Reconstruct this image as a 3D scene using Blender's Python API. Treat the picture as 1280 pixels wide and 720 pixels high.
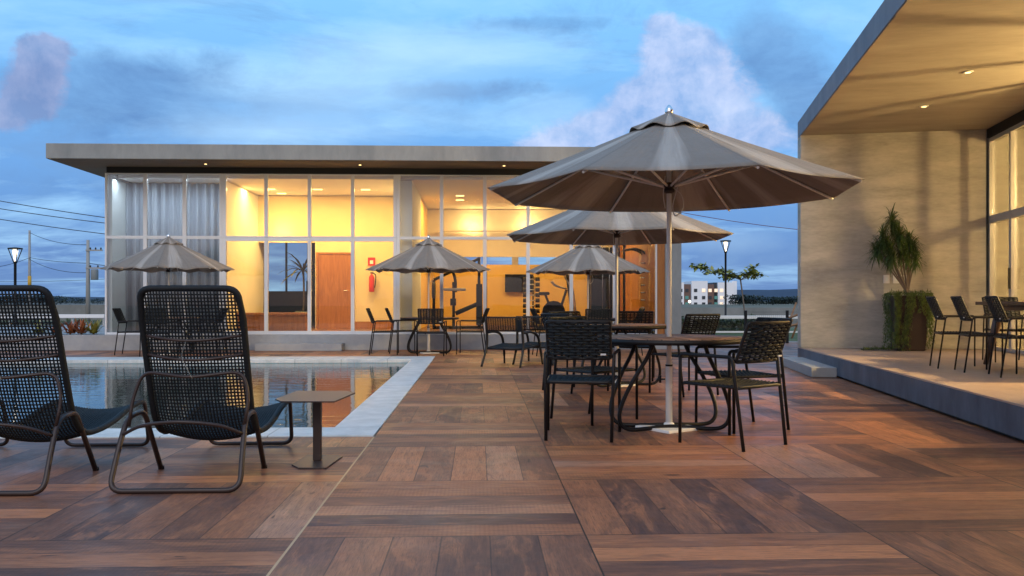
import bpy, math, random
from mathutils import Vector, Matrix, noise as mnoise
random.seed(7)
for o in list(bpy.data.objects): bpy.data.objects.remove(o)
scene = bpy.context.scene
C = scene.collection
R = math.radians
PI = math.pi

# ------------------------------------------------------------------ camera
H = 1.03                       # eye height
YAW = math.atan(42/1090)       # camera looks a little right of the pool axis (+Y)
S_, C_ = math.sin(YAW), math.cos(YAW)
cam = bpy.data.cameras.new('camera'); camo = bpy.data.objects.new('camera', cam); C.objects.link(camo)
camo.location = (0, 0, H); camo.rotation_euler = (R(90), 0, -YAW)
cam.sensor_width = 36; cam.lens = 36*1090/1280; cam.shift_y = 16/1280
cam.clip_start = .05; cam.clip_end = 6000
scene.camera = camo

# ------------------------------------------------------------------ node helper
class G:
    def __init__(s, nt): s.nt = nt; s.n = nt.nodes; s.l = nt.links
    def node(s, t, **k):
        n = s.n.new(t)
        for a, b in k.items(): setattr(n, a, b)
        return n
    def put(s, inp, v):
        if isinstance(v, bpy.types.NodeSocket): s.l.new(v, inp)
        elif v is not None:
            if isinstance(v, (tuple, list)) and len(v) == 3 and inp.type == 'RGBA': v = (*v, 1)
            inp.default_value = v
    def m(s, op, a, b=None, c=None, clamp=False):
        n = s.node('ShaderNodeMath', operation=op, use_clamp=clamp)
        for i, v in enumerate((a, b, c)): s.put(n.inputs[i], v)
        return n.outputs[0]
    def vm(s, op, a, b=None):
        n = s.node('ShaderNodeVectorMath', operation=op); s.put(n.inputs[0], a); s.put(n.inputs[1], b)
        return n.outputs[0]
    def mix(s, f, a, b, mode='MIX'):
        n = s.node('ShaderNodeMix', data_type='RGBA', blend_type=mode, clamp_factor=True)
        s.put(n.inputs[0], f); s.put(n.inputs[6], a); s.put(n.inputs[7], b); return n.outputs[2]
    def sep(s, v):
        n = s.node('ShaderNodeSeparateXYZ'); s.put(n.inputs[0], v); return n.outputs
    def comb(s, x, y, z):
        n = s.node('ShaderNodeCombineXYZ')
        for i, v in enumerate((x, y, z)): s.put(n.inputs[i], v)
        return n.outputs[0]
    def noise(s, vec, scale, detail=3, rough=.55, dist=0):
        n = s.node('ShaderNodeTexNoise'); s.put(n.inputs['Vector'], vec); n.inputs['Scale'].default_value = scale
        n.inputs['Detail'].default_value = detail; n.inputs['Roughness'].default_value = rough; n.inputs['Distortion'].default_value = dist
        return n.outputs[0]
    def white(s, vec):
        n = s.node('ShaderNodeTexWhiteNoise', noise_dimensions='3D'); s.put(n.inputs[0], vec); return n.outputs
    def ramp(s, f, stops, interp='LINEAR'):
        n = s.node('ShaderNodeValToRGB'); s.put(n.inputs[0], f); cr = n.color_ramp; cr.interpolation = interp
        while len(cr.elements) < len(stops): cr.elements.new(.5)
        for e, (p, c) in zip(cr.elements, stops):
            e.position = p; e.color = (*c, 1) if len(c) == 3 else c
        return n.outputs[0]
    def rng(s, v, a, b, c=0, d=1):
        n = s.node('ShaderNodeMapRange', clamp=True); s.put(n.inputs[0], v)
        for i, q in enumerate((a, b, c, d)): n.inputs[i+1].default_value = q
        return n.outputs[0]

# ------------------------------------------------------------------ world: dusk sky with clouds
SUN_EL, SUN_AZ = R(38), R(190)        # soft afterglow from behind the camera
w = bpy.data.worlds.new('World'); scene.world = w; w.use_nodes = True
g = G(w.node_tree)
for n in list(g.n): g.n.remove(n)
dirv = g.node('ShaderNodeTexCoord').outputs['Generated']
dx, dy, dz = g.sep(dirv)[:3]
front = g.rng(dy, .02, .2)
ys = g.m('MAXIMUM', dy, .08)
a = g.m('DIVIDE', dx, ys); b = g.m('DIVIDE', dz, ys)          # where on the horizon / how high
def ab(px, py):                                                   # a direction of the sky, as (a, b)
    u = (px-640)/1090
    return (S_+u*C_)/(C_-u*S_), (376-py)/1090/(C_-u*S_)
base = g.ramp(g.m('ABSOLUTE', dz), [(0, (.050, .145, .40)), (.06, (.070, .19, .48)), (.16, (.12, .32, .68)), (.34, (.21, .52, .88)), (1, (.18, .42, .80))])
stv = g.comb(g.m('DIVIDE', dx, g.m('ADD', g.m('ABSOLUTE', dz), .16)), g.m('DIVIDE', dy, g.m('ADD', g.m('ABSOLUTE', dz), .16)), 0)
n1 = g.noise(g.vm('MULTIPLY', stv, (1, 1.5, 1)), 1.15, 7, .6, .4)
n2 = g.noise(g.vm('MULTIPLY', dirv, (1, 1, 2.6)), 6.0, 11, .66, .3)
n3 = g.noise(dirv, 15, 11, .60, .25)
n5 = g.noise(g.vm('MULTIPLY', dirv, (1, 1, 1.15)), 26, 10, .62, .3)
n4 = g.noise(g.vm('MULTIPLY', dirv, (1, 1, 3.4)), 3.6, 11, .66, .8)
col = g.mix(g.rng(n1, .46, .70, 0, .75), base, (.38, .68, .96))
col = g.mix(g.rng(n4, .49, .64, 0, .5), col, (.12, .26, .52))
def blob(cx, cy, rx, ry, k=1.0, warp=.5):
    A, B = ab(cx, cy)
    wv = g.m('MULTIPLY', g.m('SUBTRACT', n3, .5), warp*2)
    wv2 = g.m('MULTIPLY', g.m('SUBTRACT', n2, .5), warp*2)
    p = g.m('ADD', g.m('DIVIDE', g.m('SUBTRACT', a, A), rx/1090), wv2)
    q = g.m('ADD', g.m('DIVIDE', g.m('SUBTRACT', b, B), ry/1090), wv)
    d2 = g.m('ADD', g.m('MULTIPLY', p, p), g.m('MULTIPLY', q, q))
    return g.m('MULTIPLY', g.m('EXPONENT', g.m('MULTIPLY', d2, -1)), k)
def summ(lst):
    r = lst[0]
    for x in lst[1:]: r = g.m('ADD', r, x)
    return g.m('MULTIPLY', r, front)
dark = summ([blob(200, 100, 130, 42), blob(70, 120, 90, 60, .9), blob(230, 150, 110, 22, .8), blob(575, 113, 95, 15, 1.1, 1.0), blob(965, 60, 70, 60, 1), blob(1010, 130, 60, 60, .8), blob(880, 300, 260, 45, .45), blob(60, 230, 160, 40, .4), blob(660, 30, 120, 14, .7)])
col = g.mix(g.rng(g.m('ADD', dark, g.m('MULTIPLY', g.m('SUBTRACT', n5, .5), 1.1)), .30, .95, 0, .8), col, g.mix(g.rng(n2, .35, .65), (.07, .17, .40), (.15, .33, .62)))
light = summ([blob(420, 110, 180, 50, .8), blob(560, 60, 160, 30, .8), blob(900, 300, 90, 22, .5), blob(330, 165, 160, 20, .7), blob(700, 145, 60, 30, .6)])
col = g.mix(g.rng(light, .2, 1.1, 0, .55), col, (.47, .70, .92))
cum = summ([blob(868, 80, 60, 56, 1, .9), blob(800, 125, 52, 42, 1, .9), blob(735, 165, 62, 30, 1, .9), blob(890, 140, 70, 60, 1, .9), blob(955, 175, 60, 40, .8, .9), blob(830, 45, 36, 28, .9, .9), blob(675, 178, 46, 16, .8, .9)])
cumc = g.mix(g.rng(g.m('ADD', g.m('MULTIPLY', n3, .5), g.m('MULTIPLY', n5, .5)), .40, .60), (.22, .34, .62), (.56, .60, .80))
col = g.mix(g.rng(g.m('ADD', cum, g.m('MULTIPLY', g.m('SUBTRACT', n5, .5), .9)), .50, .90, 0, .74), col, cumc)
cl2 = summ([blob(48, 85, 52, 40, 1.1, .8), blob(20, 140, 58, 32, 1.1, .8), blob(66, 58, 32, 24, .9, .8)])
col = g.mix(g.rng(g.m('ADD', cl2, g.m('MULTIPLY', g.m('SUBTRACT', n5, .5), .9)), .52, .85, 0, .8), col, g.mix(g.rng(n3, .4, .62), (.15, .22, .44), (.33, .36, .56)))
# behind the camera the sun has just gone down: pink and brighter
back = g.rng(dy, .05, -.8)
glow = g.ramp(dz, [(0, (.20, .15, .17)), (.05, (.42, .29, .28)), (.16, (.62, .47, .46)), (.45, (.80, .80, .95)), (1, (.5, .66, .95))])
col = g.mix(g.m('MULTIPLY', back, .85), col, glow)
sky = g.node('ShaderNodeTexSky', sky_type='NISHITA', sun_disc=False, sun_elevation=SUN_EL, sun_rotation=SUN_AZ)
bg1 = g.node('ShaderNodeBackground'); g.put(bg1.inputs[0], col); bg1.inputs[1].default_value = .88
bg2 = g.node('ShaderNodeBackground'); g.put(bg2.inputs[0], g.vm('MINIMUM', sky.outputs[0], (12, 12, 12))); bg2.inputs[1].default_value = .01
add = g.node('ShaderNodeAddShader'); g.l.new(bg1.outputs[0], add.inputs[0]); g.l.new(bg2.outputs[0], add.inputs[1])
g.l.new(add.outputs[0], g.node('ShaderNodeOutputWorld').inputs[0])

sun = bpy.data.lights.new('sun', 'SUN'); sun.energy = .75; sun.angle = R(28); sun.color = (1, .90, .80)
suno = bpy.data.objects.new('sun', sun); C.objects.link(suno)
sd = Vector((math.sin(SUN_AZ)*math.cos(SUN_EL), math.cos(SUN_AZ)*math.cos(SUN_EL), math.sin(SUN_EL)))
suno.rotation_euler = sd.to_track_quat('Z', 'Y').to_euler()
scene.view_settings.view_transform = 'Standard'; scene.view_settings.look = 'None'
scene.view_settings.exposure = 0.42; scene.view_settings.gamma = 1
scene.render.engine = 'CYCLES'
scene.cycles.max_bounces = 8; scene.cycles.transparent_max_bounces = 24

# ------------------------------------------------------------------ materials
M = {}
def mat(name, color=(.5, .5, .5), rough=.5, metal=0, fn=None, spec=None):
    m = bpy.data.materials.new(name); m.use_nodes = True; M[name] = m
    p = m.node_tree.nodes['Principled BSDF']
    p.inputs['Base Color'].default_value = (*color, 1); p.inputs['Roughness'].default_value = rough; p.inputs['Metallic'].default_value = metal
    if spec is not None: p.inputs['Specular IOR Level'].default_value = spec
    if fn: fn(G(m.node_tree), p)
    return m
def bump(g, p, h, strength=.3, dist=.01):
    n = g.node('ShaderNodeBump'); n.inputs['Strength'].default_value = strength; n.inputs['Distance'].default_value = dist
    g.put(n.inputs['Height'], h); g.l.new(n.outputs[0], p.inputs['Normal'])
def obj_co(g): return g.node('ShaderNodeTexCoord').outputs['Object']
def mottled(c1, c2, scale, b=.2, stretch=(1, 1, 1), detail=6, rough=.5):
    def fn(g, p):
        v = g.vm('MULTIPLY', obj_co(g), stretch)
        n = g.noise(v, scale, detail, .6); nn = g.noise(v, scale*7, 4, .6)
        f = g.m('ADD', g.m('MULTIPLY', n, .7), g.m('MULTIPLY', nn, .3))
        g.put(p.inputs['Base Color'], g.ramp(f, [(.34, c1), (.66, c2)]))
        g.put(p.inputs['Roughness'], g.rng(nn, .3, .7, rough-.08, rough+.1))
        if b: bump(g, p, f, b, .01)
    return fn
mat('concrete', fn=mottled((.20, .215, .215), (.32, .33, .32), 1.6, .25, (1, 1, .35), rough=.75))
mat('plaster', fn=mottled((.30, .29, .25), (.53, .505, .44), 2.6, .6, (.5, .5, 1.9), detail=10, rough=.8))
mat('soffit', fn=mottled((.24, .21, .165), (.37, .325, .255), 1.6, .4, (.5, 1.6, 1), detail=10, rough=.8))
mat('soffit_brown', fn=mottled((.16, .11, .07), (.24, .17, .11), 1.1, .1, (.5, 1.6, 1), rough=.8))
mat('fascia', fn=mottled((.15, .165, .20), (.25, .265, .30), 2.2, .3, (1, 1, .45), rough=.7))
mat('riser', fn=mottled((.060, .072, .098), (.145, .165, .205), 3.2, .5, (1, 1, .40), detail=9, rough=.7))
mat('plinth', fn=mottled((.27, .28, .29), (.38, .385, .39), 1.6, .2, rough=.7))
def coping_fn(g, p):
    mottled((.44, .47, .46), (.68, .69, .67), 4.5, .25, rough=.55)(g, p)
    src = p.inputs['Base Color'].links[0].from_socket
    x, y, z = g.sep(obj_co(g))[:3]
    mid = g.m('MULTIPLY', g.m('GREATER_THAN', y, 7.08), g.m('LESS_THAN', y, 15.3))
    q = g.m('ADD', g.m('MULTIPLY', g.m('ADD', x, .79), g.m('SUBTRACT', 1, mid)), g.m('MULTIPLY', g.m('SUBTRACT', y, 7.08), mid))
    f = g.m('FRACT', g.m('DIVIDE', q, .8))
    j = g.m('MAXIMUM', g.m('LESS_THAN', f, .006), g.m('GREATER_THAN', f, .994))
    st = g.noise(obj_co(g), 1.1, 8, .7, .8)
    g.put(p.inputs['Base Color'], g.mix(g.m('MULTIPLY', j, .7), g.mix(g.rng(st, .52, .7, 0, .35), src, (.30, .31, .29)), (.16, .16, .15)))
mat('coping', fn=coping_fn)
mat('terrace', fn=mottled((.40, .29, .23), (.52, .39, .31), .9, .05, rough=.38))
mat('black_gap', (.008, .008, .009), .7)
mat('alu', (.66, .68, .70), .45, 0)
mat('alu_dark', (.42, .41, .39), .4, .1)
mat('white_metal', (.80, .79, .77), .4)
mat('black_metal', (.008, .0075, .0085), .48, spec=.35)
mat('brown_metal', (.034, .021, .018), .42, 0, spec=.4)
mat('rubber', (.01, .01, .01), .8)
mat('chrome', (.75, .75, .76), .2, 1)
mat('steel', (.45, .45, .47), .3, 1)
mat('cord', fn=mottled((.004, .007, .010), (.012, .017, .021), 60, .3, rough=.6), spec=.3)
mat('cord_dark', fn=mottled((.004, .006, .008), (.011, .014, .017), 60, .3, rough=.65), spec=.3)
mat('plug_white', (.75, .75, .74), .5)
mat('red', (.55, .02, .015), .35)
mat('wall_white', fn=mottled((.70, .66, .58), (.78, .75, .68), .8, .05, rough=.8))
mat('wall_cream', fn=mottled((.68, .54, .32), (.76, .63, .40), .8, .05, rough=.8))
mat('wall_pale', (.74, .80, .80), .8)
mat('wall_ochre', fn=mottled((.66, .44, .12), (.74, .52, .17), .6, .05, rough=.8))
mat('ceiling', (.78, .72, .65), .85)
mat('int_dark', (.05, .035, .03), .5)
mat('screen', (.01, .01, .012), .12)
mat('tag', (.55, .55, .55), .5)

def wood(c1, c2, scale=3.0, st=(1, 12, 12), r=.4):
    def fn(g, p):
        v = g.vm('MULTIPLY', obj_co(g), st)
        n = g.noise(v, scale, 7, .62, 1.2)
        g.put(p.inputs['Base Color'], g.ramp(n, [(.3, c1), (.7, c2)])); p.inputs['Roughness'].default_value = r
        bump(g, p, n, .15, .005)
    return fn
mat('wood_orange', fn=wood((.26, .09, .02), (.42, .17, .045), 2.0, (10, 10, 1)))
mat('wood_dark', fn=wood((.05, .022, .012), (.11, .05, .028), 2.0, (1, 8, 8)))
mat('wood_floor', fn=wood((.10, .04, .018), (.22, .095, .04), 2.0, (1, 6, 1)))
mat('pergola', fn=wood((.20, .10, .04), (.34, .18, .08), 2.0, (6, 6, 1)))
mat('slat_panel', fn=wood((.20, .08, .025), (.30, .13, .045), 1.5, (1, 1, 10)))

def tabletop_fn(g, p):
    co = obj_co(g); x, y, z = g.sep(co)[:3]
    k = g.m('DIVIDE', x, .098); i = g.m('FLOOR', k); f = g.m('SUBTRACT', k, i)
    h = g.white(g.comb(i, 3, 1))[0]
    n = g.noise(g.vm('ADD', g.vm('MULTIPLY', co, (14, 1.2, 1)), g.comb(g.m('MULTIPLY', i, 7), 0, 0)), 3, 6, .6, .6)
    c = g.ramp(g.m('ADD', g.m('MULTIPLY', n, .7), g.m('MULTIPLY', h, .3)), [(.3, (.14, .078, .05)), (.7, (.36, .21, .14))])
    gap = g.m('ADD', g.m('LESS_THAN', f, .04), g.m('GREATER_THAN', f, .96))
    g.put(p.inputs['Base Color'], g.mix(gap, c, (.01, .008, .007))); p.inputs['Roughness'].default_value = .6
mat('tabletop', fn=tabletop_fn)

def deck_fn(g, p):
    BX, BY, OX, OY, NP = 1.26, 1.18, -.79, 3.82, 6
    co = obj_co(g); x, y, z = g.sep(co)[:3]
    u = g.m('DIVIDE', g.m('SUBTRACT', x, OX), BX); v = g.m('DIVIDE', g.m('SUBTRACT', y, OY), BY)
    cu = g.m('FLOOR', u); cv = g.m('FLOOR', v); fu = g.m('SUBTRACT', u, cu); fv = g.m('SUBTRACT', v, cv)
    par = g.m('GREATER_THAN', g.m('FRACT', g.m('MULTIPLY', g.m('ADD', g.m('ADD', cu, cv), 1000), .5)), .25)   # 0: planks run along X
    def sel(a0, a1): return g.m('ADD', g.m('MULTIPLY', a0, g.m('SUBTRACT', 1, par)), g.m('MULTIPLY', a1, par))
    across = g.m('MULTIPLY', sel(fv, fu), NP); along = sel(fu, fv)
    pi_ = g.m('FLOOR', across); pf = g.m('SUBTRACT', across, pi_)
    idv = g.comb(g.m('ADD', cu, g.m('MULTIPLY', pi_, 17.3)), cv, pi_)
    h1, hc = g.white(idv); h2 = g.white(g.vm('ADD', idv, (5.2, 3.3, 9.1)))[0]
    off = g.vm('MULTIPLY', hc, (40, 40, 40))
    st = g.vm('ADD', g.comb(g.m('MULTIPLY', along, 1.3), g.m('MULTIPLY', across, .22), 0), off)      # metres along / across one plank
    grain = g.noise(g.vm('MULTIPLY', st, (2.2, 22, 1)), 2.0, 9, .70, .35)
    fine = g.noise(g.vm('MULTIPLY', st, (5, 90, 1)), 2.0, 5, .7, .1)
    patch = g.noise(g.vm('MULTIPLY', st, (2.0, 8, 1)), 1.0, 6, .62, .8)
    blot = g.noise(g.vm('MULTIPLY', st, (5, 14, 1)), 1.6, 8, .7, .6)
    tone = g.ramp(h1, [(0, (.085, .043, .036)), (.16, (.14, .064, .044)), (.34, (.23, .100, .058)), (.52, (.33, .135, .066)), (.70, (.45, .175, .076)), (.86, (.66, .26, .105)), (1, (.46, .26, .17))])
    c = g.mix(g.rng(grain, .30, .70), g.mix(.42, tone, (.055, .030, .026)), g.mix(.20, tone, (.64, .27, .13)))
    c = g.mix(g.rng(patch, .53, .63, 0, .45), c, g.mix(blot, (.32, .12, .055), (.76, .31, .13)))      # pale sapwood runs
    c = g.mix(g.rng(patch, .45, .36, 0, .38), c, (.055, .036, .036))                                  # smoky runs
    c = g.mix(g.rng(blot, .57, .68, 0, .28), c, (.07, .042, .036))
    c = g.mix(g.rng(fine, .50, .66, 0, .55), c, (.06, .034, .028))
    knot = g.noise(g.vm('MULTIPLY', st, (3.2, 10, 1)), 1.3, 2, .5, .5)
    c = g.mix(g.rng(knot, .70, .76, 0, .85), c, (.028, .018, .016))
    saw = g.m('SINE', g.m('MULTIPLY', along, 380))
    c = g.mix(g.m('MULTIPLY', g.m('GREATER_THAN', saw, .1), g.rng(h2, .4, .7, 0, .13)), c, (.04, .025, .02))
    e = .014
    edge = g.m('ADD', g.m('LESS_THAN', pf, e), g.m('GREATER_THAN', pf, 1-e))
    c = g.mix(g.m('MULTIPLY', edge, .7), c, (.03, .018, .016))
    def nearedge(f, e): return g.m('ADD', g.m('LESS_THAN', f, e), g.m('GREATER_THAN', f, 1-e), clamp=True)
    joint = g.m('MAXIMUM', nearedge(fu, .0028), nearedge(fv, .0028))
    c = g.mix(joint, c, (.03, .021, .017))
    main = g.m('MULTIPLY', g.m('LESS_THAN', g.m('ABSOLUTE', g.m('SUBTRACT', x, OX)), .0055), g.m('LESS_THAN', y, 6.65))
    c = g.mix(main, c, (.52, .36, .20))
    big = g.noise(co, .55, 3, .5)
    c = g.mix(g.rng(big, .4, .7, 0, .22), c, (.07, .042, .038))
    dust = g.noise(co, 2.1, 8, .7, .5)
    c = g.mix(g.rng(dust, .56, .72, 0, .18), c, (.34, .27, .23))
    g.put(p.inputs['Base Color'], c)
    g.put(p.inputs['Roughness'], g.m('ADD', g.rng(dust, .35, .7, .34, .56), g.m('MULTIPLY', h2, .06)))
    p.inputs['Specular IOR Level'].default_value = .24
    hgt = g.m('SUBTRACT', g.m('ADD', g.m('MULTIPLY', grain, .4), g.m('MULTIPLY', fine, .25)), g.m('MULTIPLY', g.m('MAXIMUM', joint, main), 1.5))
    bump(g, p, hgt, .22, .004)
mat('deck', fn=deck_fn)

def canopy_fn(g, p):
    co = obj_co(g); x, y, z = g.sep(co)[:3]
    ang = g.m('ARCTAN2', y, x); k = g.m('DIVIDE', g.m('SUBTRACT', ang, PI/8), PI/4)
    f = g.m('SUBTRACT', g.m('FRACT', g.m('ADD', k, .5)), .5)          # 0 on a seam
    wob = g.noise(g.comb(g.m('MULTIPLY', ang, 3.2), 0, g.m('MULTIPLY', z, .8)), 2.2, 3, .5)
    n = g.noise(co, 3.0, 5, .6)
    foldlight = g.rng(g.m('COSINE', g.m('ADD', g.m('MULTIPLY', ang, 8), g.m('MULTIPLY', g.m('SUBTRACT', g.noise(g.comb(g.m('COSINE', ang), g.m('SINE', ang), g.m('MULTIPLY', z, .25)), 1.7, 4, .6), .5), 14))), .15, .85)  # light catching the cloth folds, painted in as pale radial streaks
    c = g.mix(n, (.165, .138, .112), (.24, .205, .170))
    c = g.mix(g.m('MULTIPLY', foldlight, .62), c, (.47, .43, .38))
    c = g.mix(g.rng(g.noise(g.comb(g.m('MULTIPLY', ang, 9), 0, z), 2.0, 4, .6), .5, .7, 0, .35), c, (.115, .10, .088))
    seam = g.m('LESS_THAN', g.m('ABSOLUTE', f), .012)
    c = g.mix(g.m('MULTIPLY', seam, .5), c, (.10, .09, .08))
    weave = g.noise(co, 260, 1, .5)
    g.put(p.inputs['Base Color'], c); p.inputs['Roughness'].default_value = .85
    p.inputs['Sheen Weight'].default_value = .15
    bump(g, p, g.m('ADD', g.m('MULTIPLY', weave, .15), g.m('ADD', g.noise(g.comb(g.m('MULTIPLY', ang, 5), 0, g.m('MULTIPLY', z, 1.5)), 2.2, 3), g.noise(co, 4, 3))), .6, .03)
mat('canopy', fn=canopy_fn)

def curtain_fn(g, p):
    co = obj_co(g); x, y, z = g.sep(co)[:3]
    g.put(p.inputs['Base Color'], g.mix(g.noise(g.comb(g.m('MULTIPLY', x, 9), 0, 0), 1.3, 4, .7), (.12, .16, .21), (.70, .76, .84))); p.inputs['Roughness'].default_value = .85  # shade between the folds painted as dark vertical streaks
mat('curtain', fn=curtain_fn)

def glassy(name, tint, ior=1.5, rough=.0, wav=None, boost=1.0, minr=0.0):
    m = bpy.data.materials.new(name); m.use_nodes = True; M[name] = m
    g = G(m.node_tree)
    for n in list(g.n): g.n.remove(n)
    fr = g.node('ShaderNodeFresnel'); fr.inputs[0].default_value = ior
    tr = g.node('ShaderNodeBsdfTransparent'); tr.inputs[0].default_value = (*tint, 1)
    gl = g.node('ShaderNodeBsdfGlossy'); gl.inputs['Roughness'].default_value = rough
    f = g.m('MAXIMUM', g.m('MULTIPLY', fr.outputs[0], boost), minr, clamp=True)
    if wav:
        bn = g.node('ShaderNodeBump'); bn.inputs['Strength'].default_value = 1; bn.inputs['Distance'].default_value = wav
        v = g.vm('MULTIPLY', obj_co(g), (1.0, 2.2, 1))
        h = g.m('ADD', g.noise(v, 2.3, 3, .5, .3), g.m('MULTIPLY', g.noise(v, 8, 2, .5), .18))
        g.put(bn.inputs['Height'], h)
        g.l.new(bn.outputs[0], gl.inputs['Normal'])
    mx = g.node('ShaderNodeMixShader'); g.put(mx.inputs[0], f); g.l.new(tr.outputs[0], mx.inputs[1]); g.l.new(gl.outputs[0], mx.inputs[2])
    g.l.new(mx.outputs[0], g.node('ShaderNodeOutputMaterial').inputs[0])
glassy('glass', (.95, .96, .96), 1.5, 0, None, 1.2, .06)
glassy('clear_glass', (.95, .95, .93), 1.45, 0, None, .8, .03)
glassy('water', (.60, .88, .90), 1.33, .008, .0045, 1.2)

def poolt_fn(g, p):
    co = obj_co(g); br = g.node('ShaderNodeTexBrick'); br.offset = 0; br.squash = 1
    g.put(br.inputs['Vector'], co); br.inputs['Scale'].default_value = 1
    br.inputs['Brick Width'].default_value = .12; br.inputs['Row Height'].default_value = .12; br.inputs['Mortar Size'].default_value = .006
    br.inputs['Color1'].default_value = (.16, .78, .88, 1); br.inputs['Color2'].default_value = (.18, .78, .90, 1); br.inputs['Mortar'].default_value = (.35, .5, .5, 1)
    g.put(p.inputs['Base Color'], br.outputs[0]); p.inputs['Roughness'].default_value = .3
mat('pool_tile', fn=poolt_fn)
def emis(name, color, st):
    m = mat(name, (.8, .8, .8)); p = m.node_tree.nodes['Principled BSDF']
    p.inputs['Emission Color'].default_value = (*color, 1); p.inputs['Emission Strength'].default_value = st
emis('lamp_warm', (1, .70, .26), 2.2); emis('lamp_white', (1, .86, .62), 2.6); emis('lit_window', (1, .6, .22), .55); emis('flood', (1, .95, .85), 1.2)
emis('led_strip', (1, .78, .3), 3.0)
def leafm(name, c1, c2, s=6):
    def fn(g, p):
        n = g.noise(obj_co(g), s, 3, .6)
        g.put(p.inputs['Base Color'], g.ramp(n, [(.35, c1), (.65, c2)])); p.inputs['Roughness'].default_value = .55
    mat(name, fn=fn)
leafm('leaf', (.035, .075, .018), (.09, .15, .035)); leafm('moss', (.04, .075, .012), (.13, .17, .03), 14)
leafm('leaf_yellow', (.16, .15, .02), (.30, .26, .04)); leafm('palm_leaf', (.07, .085, .012), (.17, .17, .03))
leafm('leaf_orange', (.20, .05, .02), (.42, .15, .05)); leafm('leaf_light', (.16, .19, .04), (.34, .33, .07))
leafm('far_tree', (.010, .018, .010), (.024, .036, .018), .3); leafm('hedge', (.05, .08, .035), (.12, .15, .07), 2)
mat('bark', fn=mottled((.10, .07, .05), (.22, .17, .13), 12, .4, (1, 1, .2)))
mat('grass', fn=mottled((.09, .085, .05), (.17, .15, .10), .12, 0, rough=.95))
mat('lawn', fn=mottled((.07, .10, .03), (.13, .15, .06), 1.2, 0, rough=.95))
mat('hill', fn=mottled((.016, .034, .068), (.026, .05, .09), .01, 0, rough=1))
mat('far_field', fn=mottled((.10, .10, .09), (.17, .16, .14), .02, 0, rough=1))
mat('block_wall', fn=mottled((.15, .16, .15), (.24, .25, .24), .6, .1, rough=.9))
mat('bl_white', (.80, .82, .84), .8); mat('bl_brown', (.16, .10, .08), .8); mat('bl_dark', (.03, .04, .05), .4); mat('bl_green', (.10, .32, .28), .6)
mat('pole_conc', (.33, .33, .31), .8); mat('yellow', (.55, .32, .03), .6); mat('wire', (.03, .03, .04), .6); mat('wire_red', (.14, .05, .07), .6)
mat('slate', (.20, .22, .22), .6)

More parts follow.
